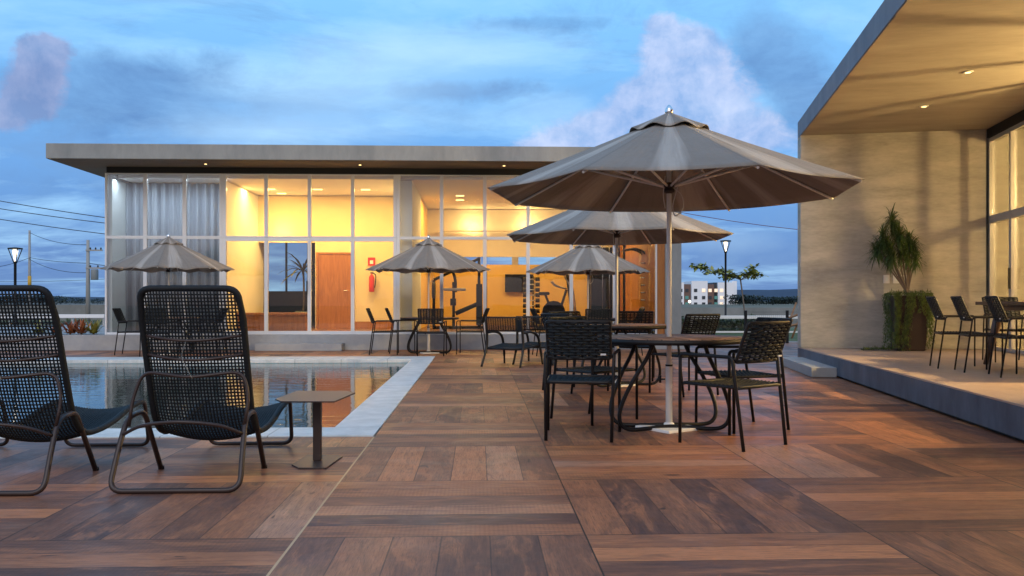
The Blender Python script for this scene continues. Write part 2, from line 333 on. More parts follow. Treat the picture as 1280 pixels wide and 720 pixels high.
# ------------------------------------------------------------------ mesh builder
class MB:
    def __init__(s): s.v = []; s.f = []; s.sm = []
    def _add(s, vs, fs, sm):
        o = len(s.v); s.v += [tuple(v) for v in vs]; s.f += [tuple(i+o for i in f) for f in fs]; s.sm += [sm]*len(fs); return s
    def box(s, x0, x1, y0, y1, z0, z1, T=None):
        vs = [Vector((x, y, z)) for z in (z0, z1) for x, y in ((x0, y0), (x1, y0), (x1, y1), (x0, y1))]
        if T is not None: vs = [T @ v for v in vs]
        return s._add(vs, [(3, 2, 1, 0), (4, 5, 6, 7), (0, 1, 5, 4), (1, 2, 6, 5), (2, 3, 7, 6), (3, 0, 4, 7)], False)
    def prism(s, poly, z0, z1):
        n = len(poly); vs = [(x, y, z0) for x, y in poly]+[(x, y, z1) for x, y in poly]
        fs = [tuple(range(n-1, -1, -1)), tuple(range(n, 2*n))]+[(i, (i+1) % n, n+(i+1) % n, n+i) for i in range(n)]
        return s._add(vs, fs, False)
    def sheet(s, x0, x1, y0, y1, z): return s._add([(x0, y0, z), (x1, y0, z), (x1, y1, z), (x0, y1, z)], [(0, 1, 2, 3)], False)
    def tube(s, pts, r, n=8, closed=False, flat=None):
        pts = [Vector(p) for p in pts]; k = len(pts); rr = r if isinstance(r, (list, tuple)) else [r]*k
        vs = []; fs = []; up = None
        for i, p in enumerate(pts):
            a_ = pts[(i-1) % k] if (closed or i > 0) else p; b_ = pts[(i+1) % k] if (closed or i < k-1) else p
            t = (b_-a_).normalized() if (b_-a_).length > 1e-9 else Vector((0, 0, 1))
            if up is None:
                up = Vector((0, 0, 1)) if abs(t.z) < .9 else Vector((0, 1, 0))
            nx = (up - t*up.dot(t)); nx = nx.normalized() if nx.length > 1e-6 else t.orthogonal().normalized()
            up = nx; ny = t.cross(nx)
            fx = flat if flat else 1
            for j in range(n):
                an = 2*PI*j/n; vs.append(p+nx*math.cos(an)*rr[i]*fx+ny*math.sin(an)*rr[i])
        for i in range(k if closed else k-1):
            i2 = (i+1) % k
            for j in range(n): fs.append((i*n+j, i*n+(j+1) % n, i2*n+(j+1) % n, i2*n+j))
        s._add(vs, fs, True)
        if not closed:
            o = len(s.v)-len(vs)
            s.f += [tuple(o+j for j in range(n-1, -1, -1)), tuple(o+(k-1)*n+j for j in range(n))]; s.sm += [False]*2
        return s
    def lathe(s, prof, n=24, c=(0, 0)):
        vs = [(c[0]+r*math.cos(2*PI*j/n), c[1]+r*math.sin(2*PI*j/n), z) for r, z in prof for j in range(n)]
        fs = [(i*n+j, i*n+(j+1) % n, (i+1)*n+(j+1) % n, (i+1)*n+j) for i in range(len(prof)-1) for j in range(n)]
        s._add(vs, fs, True); o = len(s.v)-len(vs)
        if prof[0][0] > 1e-4: s.f.append(tuple(o+j for j in range(n-1, -1, -1))); s.sm.append(False)
        if prof[-1][0] > 1e-4: s.f.append(tuple(o+(len(prof)-1)*n+j for j in range(n))); s.sm.append(False)
        return s
    def blob(s, c, r, sq=(1, 1, 1), seed=0, n=8, amp=.25):
        vs = []; fs = []
        for i in range(n+1):
            th = PI*i/n
            for j in range(2*n):
                ph = PI*j/n; d = Vector((math.sin(th)*math.cos(ph), math.sin(th)*math.sin(ph), math.cos(th)))
                q = r*(1+amp*mnoise.noise(d*1.7+Vector((seed, seed*.7, 0))))
                vs.append((c[0]+d.x*q*sq[0], c[1]+d.y*q*sq[1], c[2]+d.z*q*sq[2]))
        m = 2*n
        for i in range(n):
            for j in range(m): fs.append((i*m+j, (i+1)*m+j, (i+1)*m+(j+1) % m, i*m+(j+1) % m))
        return s._add(vs, fs, True)
    def leaf(s, p, d, L, W, droop=.3, seg=3, n=None):
        d = Vector(d).normalized(); side = d.cross(Vector((0, 0, 1))) if n is None else d.cross(n)
        side = side.normalized() if side.length > 1e-4 else Vector((1, 0, 0))
        vs = []; fs = []; q = Vector(p)
        for i in range(seg+1):
            t = i/seg; wd = W*(math.sin(PI*(.15+.85*t))**.8 if t < 1 else 0.02)
            vs += [q-side*wd/2, q+side*wd/2]; dd = (d+Vector((0, 0, -droop*t*2))).normalized(); q = q+dd*L/seg
        for i in range(seg): fs.append((2*i, 2*i+1, 2*i+3, 2*i+2))
        return s._add(vs, fs, False)
    def build(s, name, m, parent=None, bevel=0, solid=0, seg=2):
        me = bpy.data.meshes.new(name); me.from_pydata(s.v, [], s.f); me.polygons.foreach_set('use_smooth', s.sm); me.update()
        me.materials.append(M[m]); o = bpy.data.objects.new(name, me); C.objects.link(o)
        if parent: o.parent = parent
        if solid:
            q = o.modifiers.new('solid', 'SOLIDIFY'); q.thickness = solid; q.offset = 0
        if bevel:
            q = o.modifiers.new('bevel', 'BEVEL'); q.width = bevel; q.segments = seg; q.limit_method = 'ANGLE'; q.angle_limit = R(50)
        return o

def smooth(pts, n=5, closed=False):                     # Catmull-Rom through the points
    P = [Vector(p) for p in pts]; k = len(P); out = []
    for i in range(k if closed else k-1):
        p0 = P[(i-1) % k] if closed or i > 0 else P[0]*2-P[1]; p1 = P[i]; p2 = P[(i+1) % k]
        p3 = P[(i+2) % k] if closed or i+2 < k else P[-1]*2-P[-2]
        for j in range(n):
            t = j/n; out.append(.5*((2*p1)+(-p0+p2)*t+(2*p0-5*p1+4*p2-p3)*t*t+(-p0+3*p1-3*p2+p3)*t**3))
    if not closed: out.append(P[-1])
    return out
def fillet(pts, r=.05, n=5, closed=False):               # polyline with rounded corners
    P = [Vector(p) for p in pts]; k = len(P); out = []
    for i in range(k):
        if not closed and i in (0, k-1): out.append(P[i]); continue
        a_ = P[i-1]-P[i]; b_ = P[(i+1) % k]-P[i]; ra = min(r, a_.length*.48, b_.length*.48)
        A = P[i]+a_.normalized()*ra; B = P[i]+b_.normalized()*ra
        for j in range(n+1):
            t = j/n; out.append(A*(1-t)**2+P[i]*2*t*(1-t)+B*t*t)
    return out

def tag(o, label=None, cat=None, group=None, kind=None):
    if label: o['label'] = label
    if cat: o['category'] = cat
    if group: o['group'] = group
    if kind: o['kind'] = kind
    return o
def thing(name, label, cat, loc=(0, 0, 0), rz=0, group=None):
    o = bpy.data.objects.new(name, None); C.objects.link(o); o.location = loc; o.rotation_euler = (0, 0, rz); o.empty_display_size = .1
    return tag(o, label, cat, group)
def copy_tree(o, parent=None):
    c = o.copy(); C.objects.link(c); c.parent = parent
    for ch in list(o.children): copy_tree(ch, c)
    return c
def place(proto, flag, loc, rz, label, group=None, scale=1):
    o = proto if not flag.get(proto.name) else copy_tree(proto)
    flag[proto.name] = True
    o.location = loc; o.rotation_euler = (0, 0, rz); o['label'] = label; o.scale = scale if isinstance(scale, tuple) else (scale,)*3
    if group: o['group'] = group
    return o
used = {}
# survey: where a point seen at (px, py) in the photograph stands, given its height or its distance along the pool
def GP(px, py, z=0):
    d = (H-z)*1090/(py-376); u = (px-640)/1090
    return Vector((d*(S_+u*C_), d*(C_-u*S_), z))
def XZ(px, py, Y):
    u = (px-640)/1090; d = Y/(C_-u*S_)
    return d*(S_+u*C_), H+(376-py)/1090*d
def X_(px, Y): return XZ(px, 376, Y)[0]

# ------------------------------------------------------------------ setting
PXI, PXO = -1.16, -.79           # inner and outer edge of the pool's right coping
PY0, PY1, PY2, PY3 = 6.64, 7.08, 15.30, 16.08
dk = MB()
dk.sheet(-14, PXO, -3, PY0, 0); dk.sheet(PXO, 14, -3, 21.4, 0); dk.sheet(-14, PXO, PY3, 18.5, 0); dk.sheet(-14, -13, PY0, PY3, 0)
tag(dk.build('wood_tile_deck', 'deck'), kind='structure')
cp = MB(); cz = .012
cp.box(-13, PXO, PY0, PY1, -.06, cz); cp.box(PXI, PXO, PY1, PY2, -.06, cz); cp.box(-13, PXO, PY2, PY3, -.06, cz); cp.box(-13, -12.6, PY1, PY2, -.06, cz)
tag(cp.build('pool_coping', 'coping', bevel=.006), kind='structure')
bs = MB()
bs._add([(-12.6, PY1, -1.3), (PXI, PY1, -1.3), (PXI, PY2, -1.3), (-12.6, PY2, -1.3), (-12.6, PY1, -.05), (PXI, PY1, -.05), (PXI, PY2, -.05), (-12.6, PY2, -.05)],
        [(0, 1, 2, 3), (0, 4, 5, 1), (1, 5, 6, 2), (2, 6, 7, 3), (3, 7, 4, 0)], False)
tag(bs.build('pool_basin', 'pool_tile'), kind='structure')
tag(MB().sheet(-12.6, PXI, PY1, PY2, -.055).build('pool_water', 'water'), kind='structure')

gr = MB(); gr._add([(-3500, -200, -.32), (3500, -200, -.32), (3500, 4000, -.32), (-3500, 4000, -.32)], [(0, 1, 2, 3)], False)
o = gr.build('ground', 'grass'); tag(o, kind='structure')
lw = MB(); lw.sheet(-40, 60, 21.41, 34, -.02)
lw.sheet(-40, -14.01, -3, 21.4, -.02)
tag(lw.build('lawn', 'lawn'), kind='structure')
# hills along the right horizon
def ridge(name, x0, x1, y, hf, m, thick=200, n=60):
    mb = MB(); vs = []
    for i in range(n+1):
        x = x0+(x1-x0)*i/n; h = hf(i/n)
        vs += [(x, y, -1), (x, y+thick*.5, h), (x, y+thick, -1)]
    fs = []
    for i in range(n): fs += [(3*i, 3*i+3, 3*i+4, 3*i+1), (3*i+1, 3*i+4, 3*i+5, 3*i+2)]
    mb._add(vs, fs, True); return tag(mb.build(name, m), kind='structure')
ridge('hills', 400, 3200, 2400, lambda t: 42*math.sin(PI*min(1, t*1.15+.22))**.6*(1-.35*t)+6*mnoise.noise(Vector((t*9, 0, 0)))+3*mnoise.noise(Vector((t*40, 1, 0))), 'hill', 600)
ridge('low_hills', -3200, 300, 2600, lambda t: 14+5*mnoise.noise(Vector((t*11, 4, 0))), 'hill', 500)

# platform of the right-hand terrace
E0, E1 = Vector((5.155, 13.71)), Vector((3.91, 6.1)); ed = (E1-E0).normalized()
EN = E0+ed*13.5; EF = E0-ed*.35
poly = [(EN.x, EN.y), (16, EN.y), (16, 14.9), (EF.x, EF.y+.6), (EF.x, EF.y)]
poly = [(EF.x, EF.y), (EN.x, EN.y), (16, EN.y), (16, EF.y-2.4)]
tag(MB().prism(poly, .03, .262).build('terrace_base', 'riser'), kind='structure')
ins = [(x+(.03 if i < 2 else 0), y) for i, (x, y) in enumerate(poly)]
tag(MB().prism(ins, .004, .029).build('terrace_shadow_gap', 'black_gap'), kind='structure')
tag(MB().prism(poly, .2625, .28).build('terrace_floor', 'terrace', bevel=.003), kind='structure')
sp = [GP(1027.5, 471.5), GP(1056.5, 471.9), None, None]
nrm = Vector((ed.y, -ed.x))     # points to +x side or -x side
if nrm.x > 0: nrm = -nrm
A_ = E0+ed*2.25; B_ = E0+ed*.05
st = [(A_.x, A_.y), (B_.x, B_.y), (B_.x+nrm.x*.33, B_.y+nrm.y*.33), (A_.x+nrm.x*.33, A_.y+nrm.y*.33)]
tag(MB().prism(st, .004, .135).build('terrace_step', 'plinth', bevel=.006), kind='structure')

# ------------------------------------------------------------------ long glass pavilion behind the pool
GY = 18.55; PF = 18.40; FZ = .32
XL, XR = X_(132, GY), X_(850, GY)
bld = thing('glass_pavilion', 'long glass-fronted pavilion with thin flat concrete roof across the far side of the pool', 'building', (0, 0, 0))
MB().box(-14, XR+.15, PF, 30, -.3, FZ).build('plinth', 'plinth', bld, bevel=.008)
MB().box(X_(320, 18.1), X_(428, 18.1), 18.0, PF-.002, .002, .15).build('step', 'plinth', bld, bevel=.008)
RX0, RX1 = X_(57, 17.45), XR+.8
MB().box(RX0, RX1, 17.45, 30, 3.825, 4.125).build('roof', 'concrete', bld, bevel=.01)
MB().box(RX0+.02, RX1-.02, 17.47, 29.9, 3.8205, 3.8245).build('soffit', 'soffit_brown', bld)
MB().box(XL+.06, XR-.35, GY-.10, GY+.06, 3.70, 3.823).build('shadow_gap', 'black_gap', bld)
wx0, wx1, gx0, gx1 = X_(329, 29.6), X_(386, 29.6), X_(505, 29.6), XR-.4
for q0, q1, q2, q3 in ((XL, wx0, FZ, 3.82), (wx0, wx1, FZ, .9), (wx0, wx1, 3.25, 3.82), (wx1, gx0, FZ, 3.82), (gx0, gx1, FZ, 2.1), (gx0, gx1, 2.75, 3.82), (gx1, XR, FZ, 3.82)):
    MB().box(q0+.001, q1-.001, 29.6, 29.8, q2+.001, q3-.001).build('back_wall', 'wall_white', bld)
f = MB()
for q in (0, .5, 1): f.box(wx0+(wx1-wx0-.06)*q, wx0+.06+(wx1-wx0-.06)*q, 29.62, 29.7, .901, 3.249)
wo = f.build('window', 'alu_dark', bld); MB().box(wx0, wx1, 29.72, 29.73, .901, 3.249).build('pane', 'clear_glass', wo)
MB().box(XL+.02, XL+.2, 19.6, 29.6, FZ, 3.82).build('side_wall', 'concrete', bld)
MB().box(X_(830, GY), XR, GY-.14, 29.6, FZ, 3.82).build('side_wall', 'concrete', bld, bevel=.005)
MB().box(X_(821, GY), X_(830, GY)-.002, GY-.08, 24, FZ, 3.82).build('timber_reveal', 'wood_orange', bld)
MB().box(XL+.25, X_(820, GY), 18.7, 29.5, FZ+.001, FZ+.02).build('interior_floor', 'wood_floor', bld)
MB().box(XL+.2, X_(820, GY), 18.7, 29.5, 3.62, 3.69).build('interior_ceiling', 'ceiling', bld)
# windows: one frame per bay and storey, each with its pane
ZT = XZ(300, 297, GY)[1]; ZTOP = 3.70
up = [132, 182, 231, 279, 333, 387, 441, 496, 552, 606, 660, 714, 768, 821]
fw = .036
XC1, XC2 = X_(279, GY), X_(496, GY)
for lo in (0, 1):
    z0, z1 = (ZT, ZTOP) if not lo else (FZ+.002, ZT)
    for i in range(len(up)-1):
        xa, xb = X_(up[i], GY), X_(up[i+1], GY)
        f = MB(); wl = fw*(1.9 if up[i] in (279, 496) else 1); wr = fw*(1.9 if up[i+1] in (279, 496) else 1)
        e = .0015
        f.box(xa+e, xa+wl, GY-.04, GY+.04, z0+e, z1-e); f.box(xb-wr, xb-e, GY-.04, GY+.04, z0+e, z1-e)
        bt = .05 if lo else .03; tp = .03 if lo else .028
        if 3 <= i <= 6: tp, bt = (.075, .07) if lo else (.028, .03)
        f.box(xa+wl+e, xb-wr-e, GY-.035, GY+.035, z0+e, z0+bt); f.box(xa+wl+e, xb-wr-e, GY-.035, GY+.035, z1-tp, z1-e)
        wo = f.build('window', 'alu', bld)
        MB().box(xa+wl+.003, xb-wr-.003, GY-.004, GY+.004, z0+bt+.002, z1-tp-.002).build('pane', 'glass', wo)
        if lo and i in (4,):
            MB().box(xb-.055, xb-.035, GY-.075, GY-.042, 1.15, 1.45).build('handle', 'black_metal', wo)
# end return of glass on the left
f = MB(); 
for y0 in (18.62, 19.55): f.box(XL, XL+.07, y0, y0+.06, FZ+.002, 3.82)
f.box(XL, XL+.07, 18.69, 19.54, 3.63, 3.70); f.box(XL, XL+.07, 18.69, 19.54, FZ+.002, FZ+.06)
wo = f.build('window', 'alu', bld); MB().box(XL+.03, XL+.038, 18.69, 19.54, FZ+.062, 3.628).build('pane', 'glass', wo)
# rooms
MB().box(XL+.075, XL+.11, 18.61, 19.58, FZ+.02, 3.6).build('inner_wall', 'wall_pale', bld)
cw = MB(); vs = []; fs = []; x0, x1 = X_(155, 19.3), X_(279, 19.3); n = 260
for i in range(n+1):
    x = x0+(x1-x0)*i/n; y = 19.34+.05*math.sin(x*34+1.5*math.sin(x*3.1))+.02*math.sin(x*71)
    vs += [(x, y, FZ+.03), (x, y, 3.6)]
for i in range(n): fs.append((2*i, 2*i+2, 2*i+3, 2*i+1))
cw._add(vs, fs, True); cw.build('curtain', 'curtain', bld, solid=.006)
MB().box(X_(278, 18.9), X_(283, 18.9), 18.72, 22.15, FZ+.02, 3.6).build('partition', 'wall_white', bld)
LB = 21.6                                    # back wall of the lobby
def wallpart(xa, xb, y, z0, z1, m, name='lobby_wall', t=.12): MB().box(xa, xb, y, y+t, z0, z1).build(name, m, bld)
xa, xo0, xo1, xb = X_(270, LB), X_(306, LB), X_(394, LB), X_(520, LB)
ZO = XZ(345, 303, LB)[1]
wallpart(xa, xo0, LB, FZ+.02, 3.6, 'wall_cream'); wallpart(xo1, xb, LB, FZ+.02, 3.6, 'wall_cream'); wallpart(xo0+.001, xo1-.001, LB, ZO, 3.6, 'wall_cream')
MB().box(xo0-.1, X_(331, 22.3), 22.2, 22.3, FZ+.02, 3.6).build('corridor_wall', 'int_dark', bld)
MB().box(X_(333, 24.4), xo1+.3, 24.1, 24.6, FZ+.02, XZ(350, 364, 24.2)[1]).build('counter', 'int_dark', bld, bevel=.01)
MB().box(xo1+.02, xo1+.1, LB+.13, 29.5, FZ+.02, 3.6).build('corridor_wall', 'int_dark', bld)
MB().box(X_(499, 18.9), X_(516, 18.9), 18.72, 21.59, FZ+.02, 3.6).build('partition', 'wall_pale', bld)
MB().box(X_(516, 21.8)+.1, X_(516, 21.8)+.2, 21.73, 25, FZ+.02, 3.6).build('partition', 'wall_ochre', bld)
GB = 24.6
GX = XR-.36
wallpart(X_(500, GB), GX, GB, FZ+.02, 2.05, 'wall_ochre', 'gym_wall'); wallpart(X_(500, GB), GX, GB, 2.27, 3.6, 'wall_white', 'gym_wall')
for k, px in enumerate((500, 570, 640, 705, 770)):
    xx = X_(px, GB); MB().box(xx, xx+.18, GB+.01, GB+.1, 2.052, 2.268).build('clerestory_post', 'alu_dark', bld)
MB().box(X_(765, 23.4), GX, 23.4, 23.5, FZ+.02, 3.6).build('slat_wall', 'slat_panel', bld)
# door in the lobby
dx0, dz1 = XZ(398, 318, LB-.03); dx1 = X_(439, LB-.03)
fr = MB(); fr.box(dx0-.05, dx0, LB-.05, LB-.002, FZ+.02, dz1+.05); fr.box(dx1, dx1+.05, LB-.05, LB-.002, FZ+.02, dz1+.05); fr.box(dx0+.001, dx1-.001, LB-.05, LB-.002, dz1, dz1+.05)
dr = MB().box(dx0+.004, dx1-.004, LB-.035, LB-.004, FZ+.022, dz1-.004).build('door', 'wood_orange', bld)
fr.build('door_frame', 'wood_orange', dr)
MB().tube([(dx1-.09, LB-.09, 1.28), (dx1-.19, LB-.09, 1.28)], .012).tube([(dx1-.09, LB-.035, 1.28), (dx1-.09, LB-.09, 1.28)], .012).build('handle', 'chrome', dr)
# skirting
MB().box(dx1+.06, xb, LB-.02, LB-.003, FZ+.022, FZ+.20).build('skirting', 'wood_orange', bld)
# ceiling lights inside
for px, py, Y in ((338, 233, 20.4), (352, 243, 21.2), (397, 233, 20.4), (457, 233, 20.4), (575, 236, 21.5), (575, 244, 22.4), (640, 236, 21.5), (700, 236, 21.5)):
    x = X_(px, Y); MB().box(x-.10, x+.10, Y-.05, Y+.05, 3.605, 3.618).build('ceiling_light', 'lamp_warm', bld)
for px in (257, 450, 630, 800):
    x = X_(px, 18.0); MB().lathe([(.028, 3.812), (.025, 3.820)], 12, (x, 18.0)).build('soffit_downlight', 'lamp_warm', bld)
def area(name, loc, size, sizey, power, color, rot=(0, 0, 0)):
    l = bpy.data.lights.new(name, 'AREA'); l.shape = 'RECTANGLE'; l.size = size; l.size_y = sizey; l.energy = power; l.color = color
    o = bpy.data.objects.new(name, l); C.objects.link(o); o.location = loc; o.rotation_euler = rot; return o
def point(name, loc, power, color, r=.05):
    l = bpy.data.lights.new(name, 'POINT'); l.energy = power; l.color = color; l.shadow_soft_size = r
    o = bpy.data.objects.new(name, l); C.objects.link(o); o.location = loc; return o
WARM = (1, .60, .17)
area('lobby_lamp', (X_(350, 20.6), 20.3, 3.59), 2.6, .5, 105, WARM)
area('lobby_lamp', (X_(450, 20.6), 20.3, 3.59), 1.6, .5, 70, WARM)
area('gym_lamp', (X_(600, 22), 22.3, 3.59), 2.4, .8, 100, WARM)
area('gym_lamp', (X_(740, 22), 21.8, 3.59), 2.4, .8, 70, WARM)
area('curtain_fill', (X_(205, 18.82), 18.74, 3.59), 2.9, .12, 16, (.72, .86, 1))  # added cool fill for the curtains, in place of sky light; no fitting here
# cove that lights the gym's upper wall
cv0, cv1 = X_(545, GB-.2), GX
MB().box(cv0, cv1, GB-.32, GB-.18, 2.96, 3.0).build('cove_shelf', 'wall_white', bld)
for px in (590, 660, 735): point('cove_lamp', (X_(px, GB-.3), GB-.33, 3.12), 17, (1, .66, .22), .06)
point('lobby_uplight', (X_(352, LB-.15), LB-.3, 2.72), 9, (1, .66, .24), .05)

# ------------------------------------------------------------------ things inside the pavilion
t = thing('bench', 'long low wooden bench in the lobby behind the glass left of the door', 'bench', (0, 0, 0))
bx0, bx1 = X_(283, 19.9), X_(386, 19.9)
MB().box(bx0+.1, bx1, 19.7, 20.2, .70, .76).build('seat', 'wood_orange', t, bevel=.006)
MB().box(bx0+.13, bx1-.03, 19.75, 20.15, FZ+.025, .698).build('base', 'wood_orange', t, bevel=.004)
def potted_palm(loc, label, h, leaves, L, mname, spread=1.0):
    t = thing('potted_palm', label, 'plant', loc)
    MB().lathe([(.13, 0), (.2, .02), (.22, .4), (.2, .42)], 16).build('pot', 'slate', t)
    MB().tube(smooth([(0, 0, .35), (.02, 0, h*.6), (0, .03, h)]), .025).build('stem', 'bark', t)
    mb = MB()
    for i in range(leaves):
        an = random.uniform(0, 2*PI); el = random.uniform(-.1, 1.0)
        d = Vector((math.cos(an)*math.cos(el)*spread, math.sin(an)*math.cos(el)*spread, math.sin(el)))
        mb.leaf((0, 0, h), d, L*random.uniform(.7, 1.1), .06, .55, 5)
    mb.build('fronds', mname, t); return t
potted_palm((X_(379, 22.8), 22.8, FZ+.02), 'drooping potted palm in the dark lobby opening, left of the door', 1.45, 34, .95, 'palm_leaf')
ex, ez = XZ(464.5, 342, LB-.1)
t = thing('fire_extinguisher', 'red fire extinguisher hanging on the pale lobby wall under a red sign', 'extinguisher', (ex, LB-.1, ez-.45))
MB().lathe([(.055, 0), (.065, .02), (.065, .36), (.03, .42), (.02, .45)], 14).build('cylinder', 'red', t)
MB().box(-.03, .05, -.015, .015, .45, .48).build('valve', 'black_metal', t)
MB().tube(smooth([(.04, 0, .46), (.1, 0, .40), (.09, 0, .2), (.07, 0, .1)]), .012).build('hose', 'rubber', t)
sx, sz = XZ(464.5, 327, LB-.01)
t = thing('wall_sign', 'small red square sign above the fire extinguisher', 'sign', (sx, LB-.012, sz))
MB().box(-.09, .09, -.006, .006, -.1, .1).build('plate', 'red', t); MB().box(-.04, .04, -.010, -.0065, -.06, .03).build('pictogram', 'plug_white', t)
# gym things
def weights(mb, x, z, y, n, r=.055, w=.14):
    for k in range(n): pass
tvx, tvz = XZ(649, 354, GB-.12)
t = thing('television', 'black flat television on the ochre gym wall above the dumbbell rack', 'television', (tvx, GB-.1, tvz))
MB().box(-.40, .40, -.03, .03, -.25, .25).build('casing', 'black_metal', t, bevel=.008); MB().box(-.385, .385, -.034, -.031, -.235, .235).build('screen', 'screen', t); MB().box(-.1, .1, .032, .095, -.1, .1).build('bracket', 'black_metal', t)
rx = X_(664, 23.0)
t = thing('dumbbell_rack', 'upright rack holding two columns of black dumbbells in the middle of the gym', 'rack', (rx, 23.0, FZ+.02))
MB().tube([(-.05, 0, 0), (-.05, 0, 1.35)], .02).tube([(.05, 0, 0), (.05, 0, 1.35)], .02).build('upright', 'black_metal', t)
MB().box(-.3, .3, -.2, .2, 0, .04).build('base', 'black_metal', t)
for k in range(9):
    z = FZ+.02+.14+.14*k
    q = thing('dumbbell', 'black dumbbell, number '+['one', 'two', 'three', 'four', 'five', 'six', 'seven', 'eight', 'nine'][k]+' from the floor in the tall gym rack', 'dumbbell', (rx, 22.95, z), 0, 'dumbbells on the upright rack')
    MB().tube([(-.2, 0, 0), (.2, 0, 0)], .014).build('bar', 'steel', q)
    for sgn in (-1, 1): MB().tube([(sgn*.11, 0, 0), (sgn*.22, 0, 0)], .055, 10).build('weight', 'black_metal', q)
def T3(t, name, mats, *paths, r=.03):
    mb = MB()
    for p in paths: mb.tube(p, r)
    return mb.build(name, mats, t)
Y = 21.3; x = X_(567, Y)
t = thing('multi_gym', 'dark weight machine with curved arm and bench behind the glass left of the television', 'gym machine', (x, Y, FZ+.02))
T3(t, 'frame', 'black_metal', [(0, 0, 0), (0, 0, 1.15)], smooth([(.05, 0, .9), (.03, 0, 1.25), (-.10, 0, 1.52), (-.38, 0, 1.62)]), [(-.45, 0, .04), (.75, 0, .04)], [(.62, 0, 0), (.62, 0, 1.75)], [(.78, .0, .1), (.78, 0, 1.4)], [(-.48, 0, 0), (-.48, 0, 1.2)], [(-.48, 0, 1.2), (.62, 0, 1.72)], r=.036)
MB().box(-.25, .3, -.12, .12, .93, 1.0).build('arm_pad', 'alu_dark', t, bevel=.02)
q = MB(); q.tube([(.05, 0, .38), (.6, 0, .62)], .055); q.build('bench_pad', 'black_metal', t)
MB().tube([(-.08, -.05, .66), (.06, -.05, .66)], .085, 14).build('roller', 'rubber', t)
MB().tube([(-.52, -.02, .95), (-.44, -.02, .95)], .2, 18).build('weight_plate', 'black_metal', t)
MB().box(.55, .7, -.1, .1, .1, 1.1).build('weight_stack', 'black_metal', t)
Y = 20.6; x = X_(692, Y)
t = thing('exercise_bike', 'black exercise bike with round flywheel housing in the gym', 'gym machine', (x, Y, FZ+.02))
MB().tube([(-.0, -.06, .42), (-.0, .06, .42)], .27, 20).build('flywheel_housing', 'black_metal', t)
T3(t, 'frame', 'black_metal', [(-.4, 0, .05), (.45, 0, .05)], [(0, 0, .3), (-.2, 0, .85)], [(.1, 0, .3), (.3, 0, .95)], r=.03)
MB().box(-.36, -.1, -.1, .1, .82, .9).build('saddle', 'rubber', t, bevel=.03)
T3(t, 'handlebar', 'steel', smooth([(-.05, -.2, 1.15), (.05, -.2, 1.05), (.28, -.12, .98), (.28, .12, .98), (.05, .2, 1.05), (-.05, .2, 1.15)]), r=.016)
Y = 21.2; x = X_(712, Y)
t = thing('cross_trainer', 'cross trainer with slanted display beside the exercise bike', 'gym machine', (x, Y, FZ+.02))
T3(t, 'frame', 'black_metal', [(-.3, 0, .05), (.4, 0, .05)], [(.1, 0, .05), (-.08, 0, 1.45)], r=.035)
T3(t, 'handle', 'steel', smooth([(.1, -.25, .3), (0, -.25, 1.0), (-.16, -.25, 1.3), (-.12, -.25, 1.5)]), r=.018)
T3(t, 'handle', 'steel', smooth([(.2, .25, .3), (.1, .25, 1.0), (.0, .25, 1.25), (.06, .25, 1.45)]), r=.018)
MB().box(-.2, .02, -.14, .14, 1.45, 1.62).build('display', 'screen', t, bevel=.02)
MB().box(-.1, .35, -.25, .25, .2, .24).build('pedal', 'rubber', t)
Y = 20.4; x = X_(757, Y)
t = thing('cable_machine', 'tall black cable machine with enclosed weight stack in the gym', 'gym machine', (x, Y, FZ+.02))
MB().box(-.34, .34, .0, .4, 0, 1.95).build('cabinet', 'black_metal', t, bevel=.02)
T3(t, 'frame', 'black_metal', [(-.42, -.1, 0), (-.42, -.1, 2.05)], [(.42, -.1, 0), (.42, -.1, 2.05)], [(-.42, -.1, 2.03), (.42, -.1, 2.03)], r=.03)
T3(t, 'guide_rod', 'steel', [(-.08, -.06, .05), (-.08, -.06, 2.0)], r=.012)
T3(t, 'guide_rod', 'steel', [(.08, -.06, .05), (.08, -.06, 2.0)], r=.012)
Y = 19.9; x = X_(799, Y)
t = thing('climbing_frame', 'black arched ladder frame with lit rungs at the right end of the gym', 'gym machine', (x, Y, FZ+.02))
arch = smooth([(.22, 0, 0), (.22, 0, 1.5), (.16, 0, 1.75), (-.05, 0, 1.88), (-.3, 0, 1.86)])
T3(t, 'side_rail', 'black_metal', arch, r=.025)
T3(t, 'side_rail', 'black_metal', [(p[0]-.0, p[1]+.35, p[2]) for p in arch], r=.025)
mb = MB()
for k in range(9): mb.tube([(.22, 0, .2+.17*k), (.02, -.05, .2+.17*k)], .014)
mb.build('rungs', 'steel', t)

# ------------------------------------------------------------------ right-hand pavilion with deep soffit
AN = -math.atan2(.218, .976)
rb = thing('concrete_pavilion', 'plastered pavilion with broad overhanging concrete roof and glass side on the right', 'building', (5.13, 13.70, 0), AN)
ZS = 3.67
MB().box(-.0, 10, -13.5, .35, ZS, ZS+.27).build('roof', 'fascia', rb, bevel=.006)
MB().box(.012, 9.9, -13.4, .2, ZS-.006, ZS-.001).build('soffit', 'soffit', rb)
MB().box(.0, 2.73, 0, .35, .285, ZS-.008).build('wall', 'plaster', rb)
MB().box(2.73+.05, 9.9, 0, .35, .285, ZS-.008).build('room_wall', 'plaster', rb)
MB().box(8.2, 8.4, -13.4, -.01, .285, ZS-.008).build('room_wall', 'wall_white', rb)
WX = 2.80; ZH = 3.52; ZM0, ZM1 = 2.22, 2.33
MB().box(WX-.06, WX+.1, -13.3, -.003, ZH+.003, ZS-.009).build('shadow_gap', 'black_gap', rb)
ys_ = [-.02-.85*k for k in range(15)]
